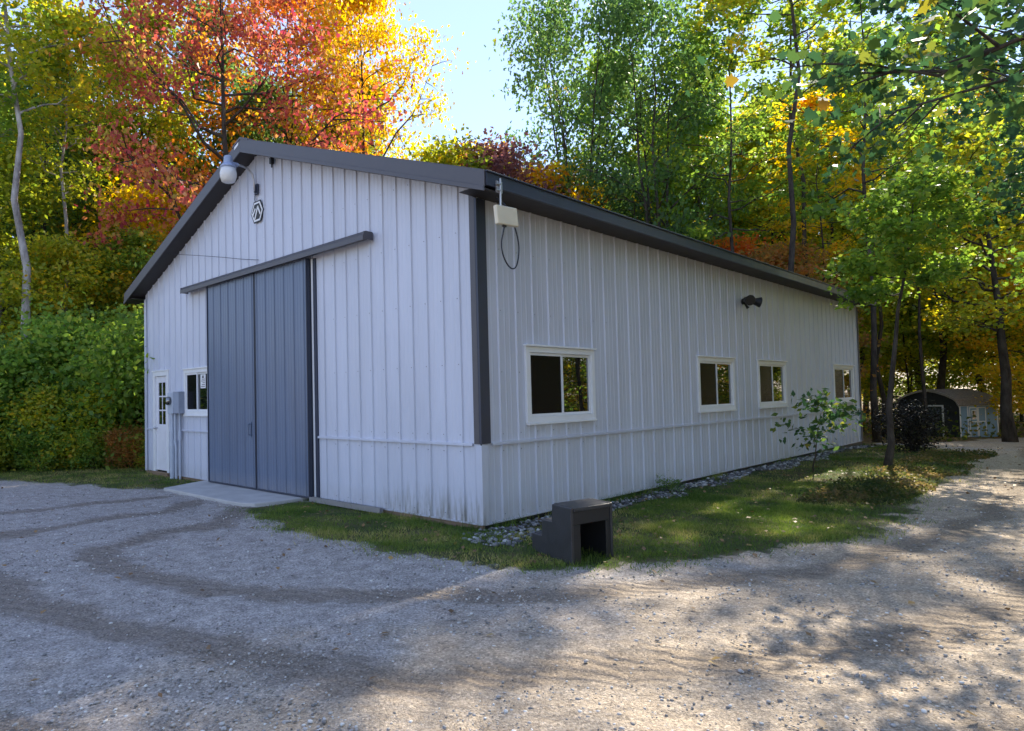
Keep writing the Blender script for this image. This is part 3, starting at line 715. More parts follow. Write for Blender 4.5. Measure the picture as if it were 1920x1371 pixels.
for s in (-1, 1):
    yy = -OV if s < 0 else Wy+OV
    mb = MB().prism([(-.325, yy, ZE+.03), (-.325, Wy/2, ZR+.03), (-.325, Wy/2, ZR-.15), (-.325, yy, ZE-.15)], (.02, 0, 0))
    mb.prism([(-.338, yy, ZE-.15), (-.338, Wy/2, ZR-.15), (-.338, Wy/2, ZR-.205), (-.338, yy, ZE-.205)], (.02, 0, 0))
    mb.prism([(-.325, yy, ZE+.03), (-.325, Wy/2, ZR+.03), (-.325, Wy/2, ZR+.036), (-.325, yy, ZE+.036)], (.09, 0, 0))
    mb.build('rake_trim', M_trim, B, bevel=.003)
    MB().prism([(-.316, yy, ZE-.17), (-.316, Wy/2, ZR-.17), (-.316, Wy/2, ZR-.18), (-.316, yy, ZE-.18)], (.33, 0, 0)).build('rake_soffit', M_soffit, B)
    mb = MB().prism([(Lx+.3, yy, ZE+.03), (Lx+.3, Wy/2, ZR+.03), (Lx+.3, Wy/2, ZR-.17), (Lx+.3, yy, ZE-.17)], (.02, 0, 0)).build('rake_trim', M_trim, B)
    a, b = (yy, -.0) if s < 0 else (Wy, yy)
    fa, fb = (yy-.012, yy+.008) if s < 0 else (yy-.008, yy+.012)
    mb = MB().box((-.30, fa, ZE-.125), (Lx+.3, fb, ZE+.012))
    mb.box((-.30, fa-.006, ZE-.138), (Lx+.3, fb+.006, ZE-.120)); mb.box((-.31, fa-.02, ZE+.012), (Lx+.3, fb, ZE+.03))
    mb.build('eave_fascia', M_navy, B, bevel=.003)
    MB().box((-.28, a+.02, ZE-.118), (Lx+.27, b, ZE-.108)).build('eave_soffit', M_soffit, B)
MB().prism([(-.3275, 5.06, 5.935), (-.3275, 5.20, 5.885), (-.3275, 5.20, 5.935), (-.3275, 5.06, 5.985)], (-.002, 0, 0)).build('white_strip', M_white, B)  # small white strip on the rake near the peak
MB().box((-.09, 4.40, 5.50), (-.03, 4.46, 5.60)).tube([(-.06,4.43,5.5),(-.06,4.43,5.44)], .012, 8).build('hook', M_blackm, B)
# interior: floor and dark liner so that the windows look into a dim shop
MB().box((.1, .1, .02), (Lx-.1, Wy-.1, .04)).build('interior_floor', M_inside, B)
# windows
def window(P, a, b, z0, z1, name='window'):
    t = .075
    fr = MB()
    def bx(mb, u0, u1, d0, d1, za, zb): mb.box(P(u0, d0, za), P(u1, d1, zb)); return mb
    bx(fr, a, a+t, -.03, .034, z0, z1); bx(fr, b-t, b, -.03, .034, z0, z1); bx(fr, a+t, b-t, -.03, .0335, z1-t, z1); bx(fr, a+t, b-t, -.03, .0335, z0, z0+t)
    w = fr.build(name, M_white, B, bevel=.004)
    bx(MB(), a-.02, b+.02, -.01, .062, z1+.001, z1+.026).build('drip_cap', M_white, w, bevel=.003)
    bx(MB(), a+.01, b-.01, -.01, .055, z0-.028, z0-.001).build('sill', M_white, w, bevel=.004)
    m_ = (a+b)/2; s = .035
    lo, hi = (a+t+.002, m_+.03), (m_-.03, b-t-.002)
    sa = MB()
    for (u0, u1), d in ((lo, .006), (hi, -.012)):
        bx(sa, u0, u0+s, d-.014, d+.010, z0+t+.002, z1-t-.002); bx(sa, u1-s, u1, d-.014, d+.010, z0+t+.002, z1-t-.002)
        bx(sa, u0+s, u1-s, d-.014, d+.009, z0+t+.002, z0+t+s); bx(sa, u0+s, u1-s, d-.014, d+.009, z1-t-s, z1-t-.002)
    sa.build('sash', M_white, w)
    bx(MB(), lo[0]+s, lo[1]-s, -.002, .003, z0+t+s, z1-t-s).build('insect_screen', M_screen, w)
    bx(MB(), hi[0]+s, hi[1]-s, -.018, -.012, z0+t+s, z1-t-s).build('pane', M_glass, w)
    return w
for a, b in WIN: window(PS, a, b, WZ0, WZ1)
PFr = lambda u, d, z: (-d, -u, z)     # mirrored so that the screen side comes first from the left
window(lambda u, d, z: PF(-u, d, z), -7.97, -6.85, 1.31, 2.22)
# entry door
mb = MB(); y0, y1, z0, z1 = 8.72, 9.54, .08, 2.24
mb.box((-.036, y0, z0), (.03, y0+.10, z1)).box((-.036, y1-.10, z0), (.03, y1, z1)).box((-.0355, y0+.1, z1-.10), (.03, y1-.1, z1)).box((-.05, y0-.02, z1+.001), (0, y1+.02, z1+.03))
ed = mb.build('entry_door', M_white, B, bevel=.004)
leaf = MB()
ya, yb = y0+.105, y1-.105
la, lb = ya+.12, yb-.12
for u0, u1, w0, w1 in ((ya, la, z0+.03, z1-.105), (lb, yb, z0+.03, z1-.105), (la, lb, z0+.03, 1.10), (la, lb, 2.0, z1-.105)): leaf.box((.0, u0, w0), (.03, u1, w1))
for k in (1, 2): leaf.box((.004, la, 1.10+.9*k/3-.015), (.026, lb, 1.10+.9*k/3+.015))
leaf.box((.0045, (la+lb)/2-.012, 1.1), (.0255, (la+lb)/2+.012, 2.0))
leaf.box((-.006, la+.02, .35), (.0, lb-.02, .95))
leaf.build('door_leaf', M_whited, ed, bevel=.002)
MB().box((.012, la, 1.1), (.018, lb, 2.0)).build('pane', M_glass, ed)
MB().tube([(0, yb-.05, 1.02), (-.06, yb-.05, 1.02)], [.012, .012], 10).lathe((-.06, yb-.05, .995), [(.0,0),(.028,.008),(.03,.03),(.02,.05),(0,.055)], 14).build('knob', M_galv, ed, smooth=True)
MB().box((-.07, y0, .0), (.03, y1, .078)).build('threshold', M_wood, ed)
# sliding door: two leaves on an overhead track
for a, b in ((3.40, 4.955), (4.985, 6.74)):
    mb = panel(lambda u, d, z: (-.095-d, u, z), a, b, .07, 3.735, .285, a+.10, rib=.016)
    o = mb.build('sliding_door', M_door, B, fix=False)
    fm = MB()
    fm.box((-.094, a, .065), (-.03, a+.05, 3.74)).box((-.094, b-.05, .065), (-.03, b, 3.74)).box((-.094, a+.05, 3.66), (-.03, b-.05, 3.739)).box((-.094, a+.05, .066), (-.03, b-.05, .14))
    fm.box((-.116, a-.004, .06), (-.05, a+.012, 3.74)).box((-.116, b-.012, .06), (-.05, b+.004, 3.74)).box((-.114, a+.012, .06), (-.096, b-.012, .085))
    fm.build('door_edge', M_navy, o)
h = MB().tube([(-.125, 5.14, .98), (-.165, 5.14, .99), (-.165, 5.14, 1.16), (-.125, 5.14, 1.17)], .011, 8).box((-.125, 5.11, .95), (-.112, 5.17, 1.2))
h.build('door_handle', M_door, B)
MB().prism([(-.20, 1.88, 3.735), (-.20, 1.88, 3.80), (-.15, 1.88, 3.862), (-.03, 1.88, 3.862), (-.03, 1.88, 3.85), (-.145, 1.88, 3.85), (-.188, 1.88, 3.795), (-.188, 1.88, 3.735)], (0, 5.84, 0)).box((-.19, 1.87, 3.745), (-.03, 1.89, 3.85)).box((-.19, 7.71, 3.745), (-.03, 7.73, 3.85)).box((-.15, 1.9, 3.745), (-.11, 7.7, 3.80)).build('door_track', M_trim, B)
MB().box((-.034, 3.335, .06), (-.0, 3.375, 3.73)).build('door_jamb', M_white, B)
MB().box((-.030, 3.27, .06), (-.0, 3.333, 3.73)).build('door_jamb', M_navy, B)
MB().box((-.115, 1.74, .015), (-.105, 3.40, .085)).box((-.105, 1.74, .015), (-.05, 3.40, .025)).box((-.06, 1.74, .015), (-.05, 3.40, .085)).build('door_guide_rail', M_alu, B)
# concrete apron
ap = MB().prism([(.0, 3.60, -.1), (-.55, 3.62, -.1), (-.86, 3.70, -.1), (-.97, 3.90, -.1), (-1.0, 4.3, -.1), (-1.01, 6.64, -.1), (.0, 7.12, -.1)], (0, 0, .15))
ap.build('concrete_apron', M_conc, None, bevel=.012)
bpy.data.objects['concrete_apron']['kind'] = 'structure'

# ------------------------------------------------------------------ fittings on the walls
t = empty('yard_light', (0, 4.98, 5.2), 'barn yard light on a bent pipe arm below the gable peak', 'light')
MB().box((-.05, 4.93, 5.12), (-.018, 5.03, 5.30)).box((-.075, 4.955, 5.15), (-.05, 5.005, 5.27)).build('bracket', M_navy, t, bevel=.004)
MB().tube([(-.07,4.98,5.17),(-.08,4.98,5.34),(-.11,4.98,5.46),(-.19,4.98,5.53),(-.30,4.98,5.555),(-.46,4.98,5.555)], .017, 10).build('arm', M_galv, t, smooth=True)
MB().tube([(-.38,4.98,5.555),(-.5,4.98,5.555)], .035, 10).lathe((-.56, 4.98, 5.46), [(.0,0),(.125,.0),(.135,.02),(.115,.05),(.085,.075),(.075,.085),(.072,.19),(.06,.205),(.0,.207)], 20).build('housing', M_lampm, t, bevel=.003)
MB().lathe((-.56, 4.98, 5.22), [(.0,0),(.08,.0),(.11,.015),(.138,.10),(.140,.15),(.125,.235),(.0,.239)], 22).build('lens', M_lens, t, smooth=True)
MB().tube([(-.035,5.03,5.14),(-.035,5.05,5.05),(-.035,5.02,4.99)], .006, 6).build('cord', M_blackm, t)

# hexagonal plaque
t = empty('wall_plaque', (-.02, 4.97, 4.82), 'hexagonal black and white plaque on the gable below the yard light', 'plaque')
def hexa(r, x0, x1):
    P = [(x0, 4.97 + r*math.cos(R(60*k)), 4.82 + r*math.sin(R(60*k))) for k in range(6)]
    return MB().prism(P, (x1-x0, 0, 0))
hexa(.215, -.022, -.034).build('rim', M_blackm, t)
hexa(.190, -.034, -.037).build('field', M_white, t)
hexa(.155, -.037, -.040).build('face', M_blackm, t)
st = MB()
def stroke(a, b, w):
    a = Vector((0,)+a); b = Vector((0,)+b); d = (b-a).normalized(); s = Vector((0, -d.z, d.y))*w/2
    st.prism([Vector((-.040, 4.97, 4.82)) + v for v in (a-s, b-s, b+s, a+s)], (-.003, 0, 0))
# y grows to the left of the picture, so the strokes are mirrored in y
stroke((.140, -.05), (.045, .06), .035); stroke((.07, -.125), (-.03, .075), .034); stroke((-.03, .09), (-.115, -.06), .034)
st.build('emblem', M_white, t)

# antenna box under the eave
t = empty('antenna_box', (-.07, -.47, 3.57), 'square cream antenna box hanging on a pole from the eave corner', 'antenna')
mb = MB(); c, s = math.cos(R(-9)), math.sin(R(-9))
def RB(x0, x1, y0, y1, z0, z1):
    V = []
    for x, y, z in ((x0,y0,z0),(x1,y0,z0),(x1,y1,z0),(x0,y1,z0),(x0,y0,z1),(x1,y0,z1),(x1,y1,z1),(x0,y1,z1)):
        sh = (z)*.10
        V.append((-.06 + (x-sh)*c - y*s, -.50 + (x-sh)*s + y*c, 3.57 + z))
    return V
mb.add(RB(-.155,.155,-.03,.03,-.105,.105), [(0,3,2,1),(4,5,6,7),(0,1,5,4),(1,2,6,5),(2,3,7,6),(3,0,4,7)])
mb.build('housing', M_cream, t, bevel=.012)
mb = MB().add(RB(-.10,.13,.03,.045,-.08,.11), [(0,3,2,1),(4,5,6,7),(0,1,5,4),(1,2,6,5),(2,3,7,6),(3,0,4,7)]).box((-.12, -.505, 3.445), (-.06, -.485, 3.468))
mb.build('back_plate', M_soffit, t)
MB().tube([(-.10,-.462,3.62),(-.10,-.462,4.00)], .0125, 10).build('pole', M_galv, t)
mb = MB()
for z in (3.86, 3.93): mb.box((-.17, -.475, z-.008), (-.085, -.447, z+.008))
mb.box((-.15, -.45, 3.84), (-.05, -.435, 3.97)); mb.build('clamp', M_galv, t)
lp = [(-.09,-.50,3.455),(-.105,-.49,3.38),(-.115,-.47,3.27),(-.085,-.46,3.15),(-.01,-.455,3.05),(.08,-.45,3.005),(.16,-.445,3.03),(.215,-.44,3.13),(.235,-.44,3.26),(.215,-.44,3.38),(.165,-.44,3.50),(.10,-.43,3.62),(.05,-.40,3.74),(.02,-.3,3.845)]
MB().tube(smooth_path(lp), .0085, 8).build('cable', M_cable, t, smooth=True)

# twin flood light
t = empty('flood_light', (7.95, 0, 3.34), 'black twin-head flood light on the side wall above the small windows', 'light')
MB().lathe((0,0,0), [(.0,0),(.06,.0),(.06,.03),(.0,.035)], 16).build('mount', M_blackm, t)
o = bpy.data.objects['mount']; 
for v in o.data.vertices: x, y, z = v.co + Vector(t.location); v.co = Vector((x, -.015 - z, y + 3.34)) - Vector((7.95, 0, 3.34))
for v in o.data.vertices: v.co.x += 7.95
for sx, az in ((-1, -35), (1, 30)):
    mb = MB(); d = Vector((sx*.75, -.9, -.25)).normalized(); p0 = Vector((7.95, -.05, 3.34)); p1 = p0 + Vector((sx*.13, -.06, .02))
    mb.tube([p0, p0 + Vector((sx*.05,-.03,.03)), p1], .016, 8)
    mb.tube([p1, p1+d*.03, p1+d*.12, p1+d*.20, p1+d*.205], [.03,.055,.075,.105,.10], 16)
    mb.build('lamp_head', M_blackm, t, smooth=False)
MB().tube([(7.95,-.05,3.33),(7.95,-.09,3.25),(7.95,-.12,3.20)], [.018,.02,.03], 10).build('sensor', M_blackm, t)

# electric service
t = empty('electric_meter', (-.08, 8.3, 0), 'grey electric meter and conduit pipes beside the white entry door', 'meter')
MB().box((-.15, 8.24, 1.33), (-.03, 8.50, 1.77)).build('meter_socket', M_pvc, t, bevel=.012)
o = MB().lathe((0,0,0), [(.0,0),(.085,0),(.09,.02),(.082,.07),(.06,.085),(.0,.09)], 20)
o.v = [(-.15 - z, 8.37 + x, 1.60 + y) for x, y, z in o.v]; o.build('meter_dial', M_glass, t, smooth=True)
MB().box((-.16, 7.93, 1.34), (-.03, 8.19, 1.77)).box((-.165, 7.925, 1.765), (-.03, 8.195, 1.785)).build('breaker_box', M_grey, t, bevel=.006)
MB().tube([(-.09,8.40,-.05),(-.09,8.40,.70)], .052, 12).tube([(-.09,8.40,.70),(-.09,8.40,1.34)], .036, 12).tube([(-.09,8.40,.66),(-.09,8.40,.80)], .060, 12).build('conduit', M_pvc, t)
MB().tube([(-.08,8.24,-.05),(-.08,8.24,.62),(-.08,8.27,.75),(-.08,8.28,1.34)], .026, 10).build('conduit', M_pvc, t)
MB().tube([(-.08,8.06,-.05),(-.08,8.06,1.35)], .020, 10).tube([(-.08,8.06,.80),(-.08,8.06,.98)], .032, 10).build('conduit', M_pvc, t)
MB().tube([(-.05,8.13,-.05),(-.05,8.13,1.35)], .022, 8).build('ground_wire', M_navy, t)

# notice in the window pane beside the door
nt_ = MB().box((-.016, 7.02, 1.83), (-.014, 7.24, 2.10)).build('paper_notice', M_paper, None)
nt_2 = MB()
for k in range(5): nt_2.box((-.0175, 7.05, 1.86+.035*k), (-.0165, 7.21 - .03*(k%3), 1.872+.035*k))
nt_2.prism([(-.0165, 7.17, 2.03), (-.0165, 7.09, 2.03), (-.0165, 7.11, 2.085), (-.0165, 7.15, 2.075)], (-.001, 0, 0))
nt_2.build('print', M_soffit, nt_)
tag(nt_, 'white paper notice in the small window beside the sliding door', 'notice')
# thin wire from the rake to the wall
o = MB().tube(smooth_path([(-.30, 8.5, 4.70), (-.2, 8.1, 4.60), (-.12, 7.2, 4.43), (-.09, 6.2, 4.23), (-.08, 5.4, 4.06), (-.03, 4.95, 3.98)]), .005, 6).build('wall_wire', M_cable, None, smooth=True)
tag(o, 'thin dark wire slanting across the gable above the door track', 'wire')

# ------------------------------------------------------------------ mounting block (three-step)
e1 = Vector((-.31, -.68, 0)).normalized(); e2 = Vector((.98, -.18, 0)).normalized()
O = Vector((-.40, -1.0, 0)); 
t = empty('mounting_block', tuple(O), 'black plastic three-step mounting block on the grass by the corner', 'step stool')
def W3(a, b, z): p = O + e1*a + e2*b; return (p.x, p.y, z)
LN, WD = .75, .56
prof = [(0,-.02),(0,.165),(.20,.175),(.215,.335),(.40,.345),(.415,.515),(LN,.52),(LN,-.02)]
for nm, b0, b1 in (('side_panel', 0, .035), ('side_panel', WD-.035, WD)):
    MB().prism([W3(a, b0, z) for a, z in prof], tuple(e2*(b1-b0))).build(nm, M_black, t, bevel=.008)
for k, (a0, a1, z) in enumerate(((0,.21,.168),(.20,.41,.338),(.40,LN+.005,.513))):
    MB().prism([W3(a0, .036, z-.03), W3(a1, .036, z-.03), W3(a1, .036, z+.004), W3(a0, .036, z+.004)], tuple(e2*(WD-.072))).build('tread', M_black, t, bevel=.006)
for a0, z0, z1 in ((.0,-.02,.137),(.205,.17,.307),(.405,.34,.482)):
    MB().prism([W3(a0+.004, .036, z0), W3(a0+.026, .036, z0), W3(a0+.026, .036, z1), W3(a0+.004, .036, z1)], tuple(e2*(WD-.072))).build('riser', M_black, t)
# hollow back with an arch-headed opening
mb = MB()
mb.prism([W3(LN-.03, .036, .36), W3(LN-.03, WD-.036, .36), W3(LN-.03, WD-.036, .482), W3(LN-.03, .036, .482)], tuple(e1*.022))
mb.prism([W3(LN-.03, .036, -.02), W3(LN-.03, .13, -.02), W3(LN-.03, .125, .35), W3(LN-.03, .13, .359), W3(LN-.03, .036, .359)], tuple(e1*.022))
mb.prism([W3(LN-.03, WD-.036, -.02), W3(LN-.03, WD-.10, -.02), W3(LN-.03, WD-.095, .35), W3(LN-.03, WD-.10, .359), W3(LN-.03, WD-.036, .359)], tuple(e1*.022))
mb.build('back_panel', M_blackm, t, bevel=.006)  # darker black than the other panels: shade on this face put into colour

# ------------------------------------------------------------------ shed
SC = Vector((29.3, -.49, -.56)); ga = Vector((.42, .9, 0)).normalized(); gb = Vector((.906, -.42, 0)).normalized()
t = empty('garden_shed', tuple(SC), 'small dark garden shed with blue doors at the end of the drive', 'shed')
def S3(a, b, z): p = SC + ga*a + gb*b; return (p.x, p.y, SC.z + z)
GW, GD = 2.54, 2.35
pr = [(0,1.38),(.05,1.50),(.16,1.60),(.45,1.75),(.85,1.88),(1.27,1.96)]; pr = pr + [(GW-a, z) for a, z in pr[-2::-1]]
gp = [(0,-.1)] + pr + [(GW,-.1)]
MB().prism([S3(a, 0, z) for a, z in gp], tuple(gb*.05)).prism([S3(a, GD-.05, z) for a, z in gp], tuple(gb*.05)).build('gable_wall', M_shedwall, t)
MB().prism([S3(0, .051, -.1), S3(0, GD-.051, -.1), S3(0, GD-.051, 1.38), S3(0, .051, 1.38)], tuple(ga*.05)).build('front_wall', M_shedblue, t)
MB().prism([S3(GW-.05, .051, -.1), S3(GW-.05, GD-.051, -.1), S3(GW-.05, GD-.051, 1.38), S3(GW-.05, .051, 1.38)], tuple(ga*.05)).build('rear_wall', M_shedwall, t)
mb = MB()
ex = [(-.07,1.30)] + [(a, z+.02) for a, z in pr] + [(GW+.07,1.30)]
for (a0,z0),(a1,z1) in zip(ex[:-1], ex[1:]): mb.prism([S3(a0,-.10,z0), S3(a1,-.10,z1), S3(a1,-.10,z1+.035), S3(a0,-.10,z0+.035)], tuple(gb*(GD+.2)))
rf = mb.build('roof', M_shingle, t)
mb = MB()
for (a0,z0),(a1,z1) in zip(ex[:-1], ex[1:]): mb.prism([S3(a0,-.125,z0-.05), S3(a1,-.125,z1-.05), S3(a1,-.125,z1+.04), S3(a0,-.125,z0+.04)], tuple(gb*.02))
mb.build('bargeboard', M_galv, rf)
d = MB().prism([S3(.66,-.03,0), S3(1.75,-.03,0), S3(1.75,-.03,1.28), S3(.66,-.03,1.28)], tuple(gb*.028)).build('gable_door', M_shedgreen, t)
mb = MB()
for a0, a1, z0, z1 in ((.60,.66,0,1.34),(1.75,1.81,0,1.34),(.66,1.75,1.28,1.34)): mb.prism([S3(a0,-.035,z0), S3(a1,-.035,z0), S3(a1,-.035,z1), S3(a0,-.035,z1)], tuple(gb*.03))
mb.build('frame', M_white, d)
for b0, b1 in ((.55, 1.05), (1.07, 1.57)):
    d = MB().prism([S3(-.03,b0,.02), S3(-.03,b1,.02), S3(-.03,b1,1.24), S3(-.03,b0,1.24)], tuple(ga*.028)).build('door', M_shedblue, t)
    mb = MB()
    for u0, u1, z0, z1 in ((b0,b0+.05,.02,1.24),(b1-.05,b1,.02,1.24),(b0+.05,b1-.05,1.19,1.24),(b0+.05,b1-.05,.6,.65)): mb.prism([S3(-.04,u0,z0), S3(-.04,u1,z0), S3(-.04,u1,z1), S3(-.04,u0,z1)], tuple(ga*.009))
    mb.build('frame', M_white, d)
wn = MB()
for u0, u1, z0, z1 in ((.66,.70,.72,1.12),(.90,.94,.72,1.12),(.70,.90,1.08,1.12),(.70,.90,.72,.76)): wn.prism([S3(-.06,u0,z0), S3(-.06,u1,z0), S3(-.06,u1,z1), S3(-.06,u0,z1)], tuple(ga*.019))
wn = wn.build('window', M_white, t)
MB().prism([S3(-.055,.70,.76), S3(-.055,.90,.76), S3(-.055,.90,1.08), S3(-.055,.70,1.08)], tuple(ga*.01)).build('pane', M_glass, wn)
mb = MB()
for b0 in (0, .47, GD-.06): mb.prism([S3(-.02,b0,0), S3(-.02,b0+.06,0), S3(-.02,b0+.06,1.38), S3(-.02,b0,1.38)], tuple(ga*.019))
mb.prism([S3(-.021,0,1.28), S3(-.021,GD,1.28), S3(-.021,GD,1.37), S3(-.021,0,1.37)], tuple(ga*.0185)); mb.build('trim_board', M_white, t)
# ------------------------------------------------------------------ trees and shrubs
proto('wispy', seed=51, h=14.5, rad=1.9, base=5, limbs=26, leaves=2600, lsize=.16, tr=.08, sig=.40, flat=.6, subs=5, elev=(15,60))
proto('bare_tall', seed=53, h=17, rad=2.6, base=6, limbs=26, leaves=5200, lsize=.16, tr=.16, sig=.4, flat=.6, subs=5, elev=(25,65), bare=.55)
proto('thin_maple', seed=57, h=6.4, rad=1.35, base=3.25, limbs=22, leaves=7500, lsize=.12, tr=.07, sig=.30, flat=.5, subs=6, elev=(0,45), lean=(1.4,-.75))
proto('overhang', seed=61, h=10.5, rad=5.6, base=3.7, limbs=36, leaves=12500, lsize=.125, tr=.15, sig=.105, flat=.6, shape='l', subs=8, elev=(-8,38), up=.35)
proto('sapling', seed=63, h=1.4, rad=.74, base=.45, limbs=9, leaves=430, lsize=.12, tr=.018, sig=.30, flat=.7, subs=3, elev=(5,45), up=.35, narrow=.8)
proto('lowbush', seed=67, h=.42, rad=.42, base=.03, limbs=14, leaves=900, lsize=.05, tr=.01, stems=3, sig=.4, flat=.8, subs=4, elev=(5,55), spread=.06)
proto('twigbush', seed=69, h=1.15, rad=.85, base=.08, limbs=40, leaves=5200, lsize=.065, tr=.03, stems=4, sig=.40, flat=.9, subs=6, elev=(-5,60), spread=.15)
proto('fork_tree', seed=71, h=12, rad=4.2, base=3.6, limbs=30, leaves=12000, lsize=.17, tr=.19, sig=.27, flat=.5, subs=7, elev=(0,50), lean=(.5,.3))
proto('weed', seed=73, h=1.0, rad=.7, base=.05, limbs=26, leaves=4200, lsize=.075, tr=.012, stems=4, sig=.42, flat=.9, subs=4, elev=(10,70), spread=.2, narrow=.7)

proto('tall_a', seed=81, h=20, rad=3.3, base=8.5, limbs=30, leaves=4600, lsize=.19, tr=.11, sig=.24, flat=.5, subs=3, elev=(5,50))
proto('tall_b', seed=83, h=18.5, rad=3.8, base=7.5, limbs=30, leaves=4200, lsize=.20, tr=.12, sig=.16, flat=.5, subs=3, elev=(0,50))
proto('birch', seed=91, h=18, rad=2.6, base=9.5, limbs=26, leaves=6000, lsize=.17, tr=.16, sig=.3, flat=.6, subs=5, elev=(10,60), lean=(-.7,.7))
proto('birch_b', seed=92, h=17, rad=2.4, base=9, limbs=24, leaves=5500, lsize=.17, tr=.13, sig=.4, flat=.6, subs=5, elev=(10,60), lean=(-.3,.3))
proto('red_maple', seed=5, h=14, rad=5.0, base=1.8, limbs=40, leaves=19000, lsize=.15, tr=.2, sig=.24, flat=.36, subs=8, elev=(-5,45))
proto('tall_c', seed=87, h=25, rad=4.2, base=12.5, limbs=34, leaves=5300, lsize=.20, tr=.13, sig=.13, flat=.5, subs=3, elev=(0,50))
T = lambda x, y: float(terrain(np.array([x]), np.array([y]))[0])
def P(name, key, leaf, x, y, label, **kw): return plant(name, key, leaf, x, y, T(x, y), label, **kw)

occ_ = []
P('red_maple', 'red_maple', 'red', 4.4, 14.4, 'large red maple glowing crimson and orange behind the left roof slope', sc=1.02, sz=1.3, rot=.4)
P('orange_maple', 'red_maple', 'orange', 8.8, 18.0, 'tall orange maple rising behind the roof peak', sc=1.12, sz=1.35, rot=2.6)
P('yellow_maple', 'red_maple', 'yellow', 9.9, 14.4, 'tall golden yellow maple at the left edge of the open sky', sc=.84, sz=1.62, rot=4.1)
P('green_maple', 'understory_b', 'green', 13.6, 14.2, 'leafy green tree below the golden maple behind the roof', sc=1.22, rot=.7)
P('oak_clump', 'clump_oak', 'dgreen', 18.8, 10.6, 'many-stemmed green oak right of the open sky with slim bare lower stems', sc=1.0, sz=1.5, rot=.3)
P('oak_clump', 'clump_oak_b', 'dgreen', 19.4, 7.4, 'densest darkest green oak standing over the middle of the roof', sc=1.0, sz=1.48, rot=1.9)
P('young_tree', 'wispy', 'dgreen', 18.5, 19.0, 'thin wispy young tree standing alone against the open sky', sc=.95, rot=1.0)
P('purple_tree', 'understory_b', 'purple', 14.3, 12.2, 'small purple-leaved tree under the open sky above the eave corner', sc=1.42, rot=2.2)
for x, y, lf, sc, lb in ((12.6, 13.2, 'ygreen', 1.42, 'low yellow-green tree just right of the golden maple, under the open sky'), (15.2, 14.2, 'yellow', 1.52, 'low golden tree behind the purple tree under the open sky'), (19.0, 13.2, 'rust', 1.7, 'rusty orange low tree between the purple tree and the oaks'),
                         (22.5, 12.2, 'yellow', 1.45, 'bright yellow tree seen between the stems of the oaks'), (17.2, 11.7, 'yellow', 1.4, 'low yellow tree just over the eave corner'),
                         (21.5, 5.2, 'orange', 1.15, 'low orange tree over the middle of the long eave'), (20.3, 3.2, 'rust', 1.05, 'low rusty tree over the far half of the long eave')):
    P('low_tree', 'understory_a' if lf in ('rust', 'orange') else 'understory_b', lf, x, y, lb, sc=sc)
P('pale_tree', 'birch', 'ygreen', -1.0, 15.3, 'thick pale-barked tree leaning left at the left edge', sc=1.0, rot=0, wood=M_birch)
P('pale_tree', 'birch_b', 'green', -1.55, 16.6, 'slim straight pale-barked tree close beside the thick leaning one', sc=1.0, rot=0, wood=M_birch)
P('pale_tree', 'birch_b', 'ygreen', .5, 17.6, 'thin pale-barked tree rising above the middle of the hedge', sc=.9, rot=1.2, wood=M_birch)
P('bare_tree', 'bare_tall', 'ygreen', 2.2, 20.5, 'tall half-bare tree with naked grey limbs at the top left', sc=1.0, rot=1.5)
P('bare_tree', 'bare_tall', 'yellow', 4.2, 23.0, 'half-bare tree with few yellow leaves just left of the red maple', sc=1.05, rot=3.5)
for x, y, key, lf, sc, lb in ((-2.6, 17.4, 'understory_b', 'ygreen', .95, 'small yellow-green tree between the pale trunks and the left edge'), (.2, 16.2, 'understory_a', 'ygreen', .95, 'low yellow-green tree behind the middle of the hedge'),
                         (1.9, 15.6, 'understory_b', 'green', .85, 'low green tree behind the hedge beside the red maple'), (-.9, 18.6, 'understory_b', 'ygreen', 1.2, 'yellow-green tree behind the pale trunks above the hedge'), (2.9, 18.0, 'understory_b', 'yellow', 1.1, 'low yellow tree under the left side of the red maple')):
    occ_.append((x, y)); P('low_tree', key, lf, x, y, lb, sc=sc)
# hedge of shrubs left of the building
for k, (x, y, key, lf, sc, sz, lb) in enumerate(((-2.7, 14.8, 'shrub_b', 'green', 1.15, 1.0, 'loose bright green shrub toward the left end of the hedge'), (-1.25, 14.1, 'shrub_a', 'hedge', .9, .92, 'broad green shrub in the middle of the hedge'),
                         (.3, 13.4, 'shrub_a', 'hedge', 1.02, 1.04, 'tallest rounded shrub of the hedge, second from the wall'), (1.3, 12.0, 'shrub_b', 'green', 1.15, 1.12, 'yellowish green shrub of the hedge touching the building corner'),
                         (-3.9, 15.6, 'shrub_b', 'dgreen', 1.05, 1.0, 'dark low shrub at the left edge of the picture'), (-.45, 13.0, 'shrub_b', 'ygreen', .8, .9, 'small yellow-green shrub in front of the rounded one'))):
    P('hedge_shrub', key, lf, x, y, lb, cat='shrub', group='shrubs of the hedge left of the building', sc=sc, sz=sz, crown='foliage', trunk='stem', wood=M_twig)
for k, (x, y, sc, lf, lb) in enumerate(((-2.4, 13.3, .95, 'ygreen', 'tall weeds at the foot of the left hedge shrub'), (-1.4, 12.7, .85, 'hedge', 'green weeds at the foot of the middle hedge shrub'), (-.5, 12.1, .95, 'hedge', 'bushy green weeds on the lawn edge before the hedge'),
                         (.15, 11.4, .9, 'rust', 'brownish weeds between hedge and building corner'), (.55, 10.7, .75, 'ygreen', 'yellowing weeds against the building corner'), (-3.3, 14.1, .9, 'hedge', 'green weeds at the left end of the lawn'))):
    P('weed_clump', 'weed', lf, x, y, lb, cat='weed', group='weeds along the foot of the hedge', sc=sc, crown='foliage', trunk='stem', wood=M_twig)
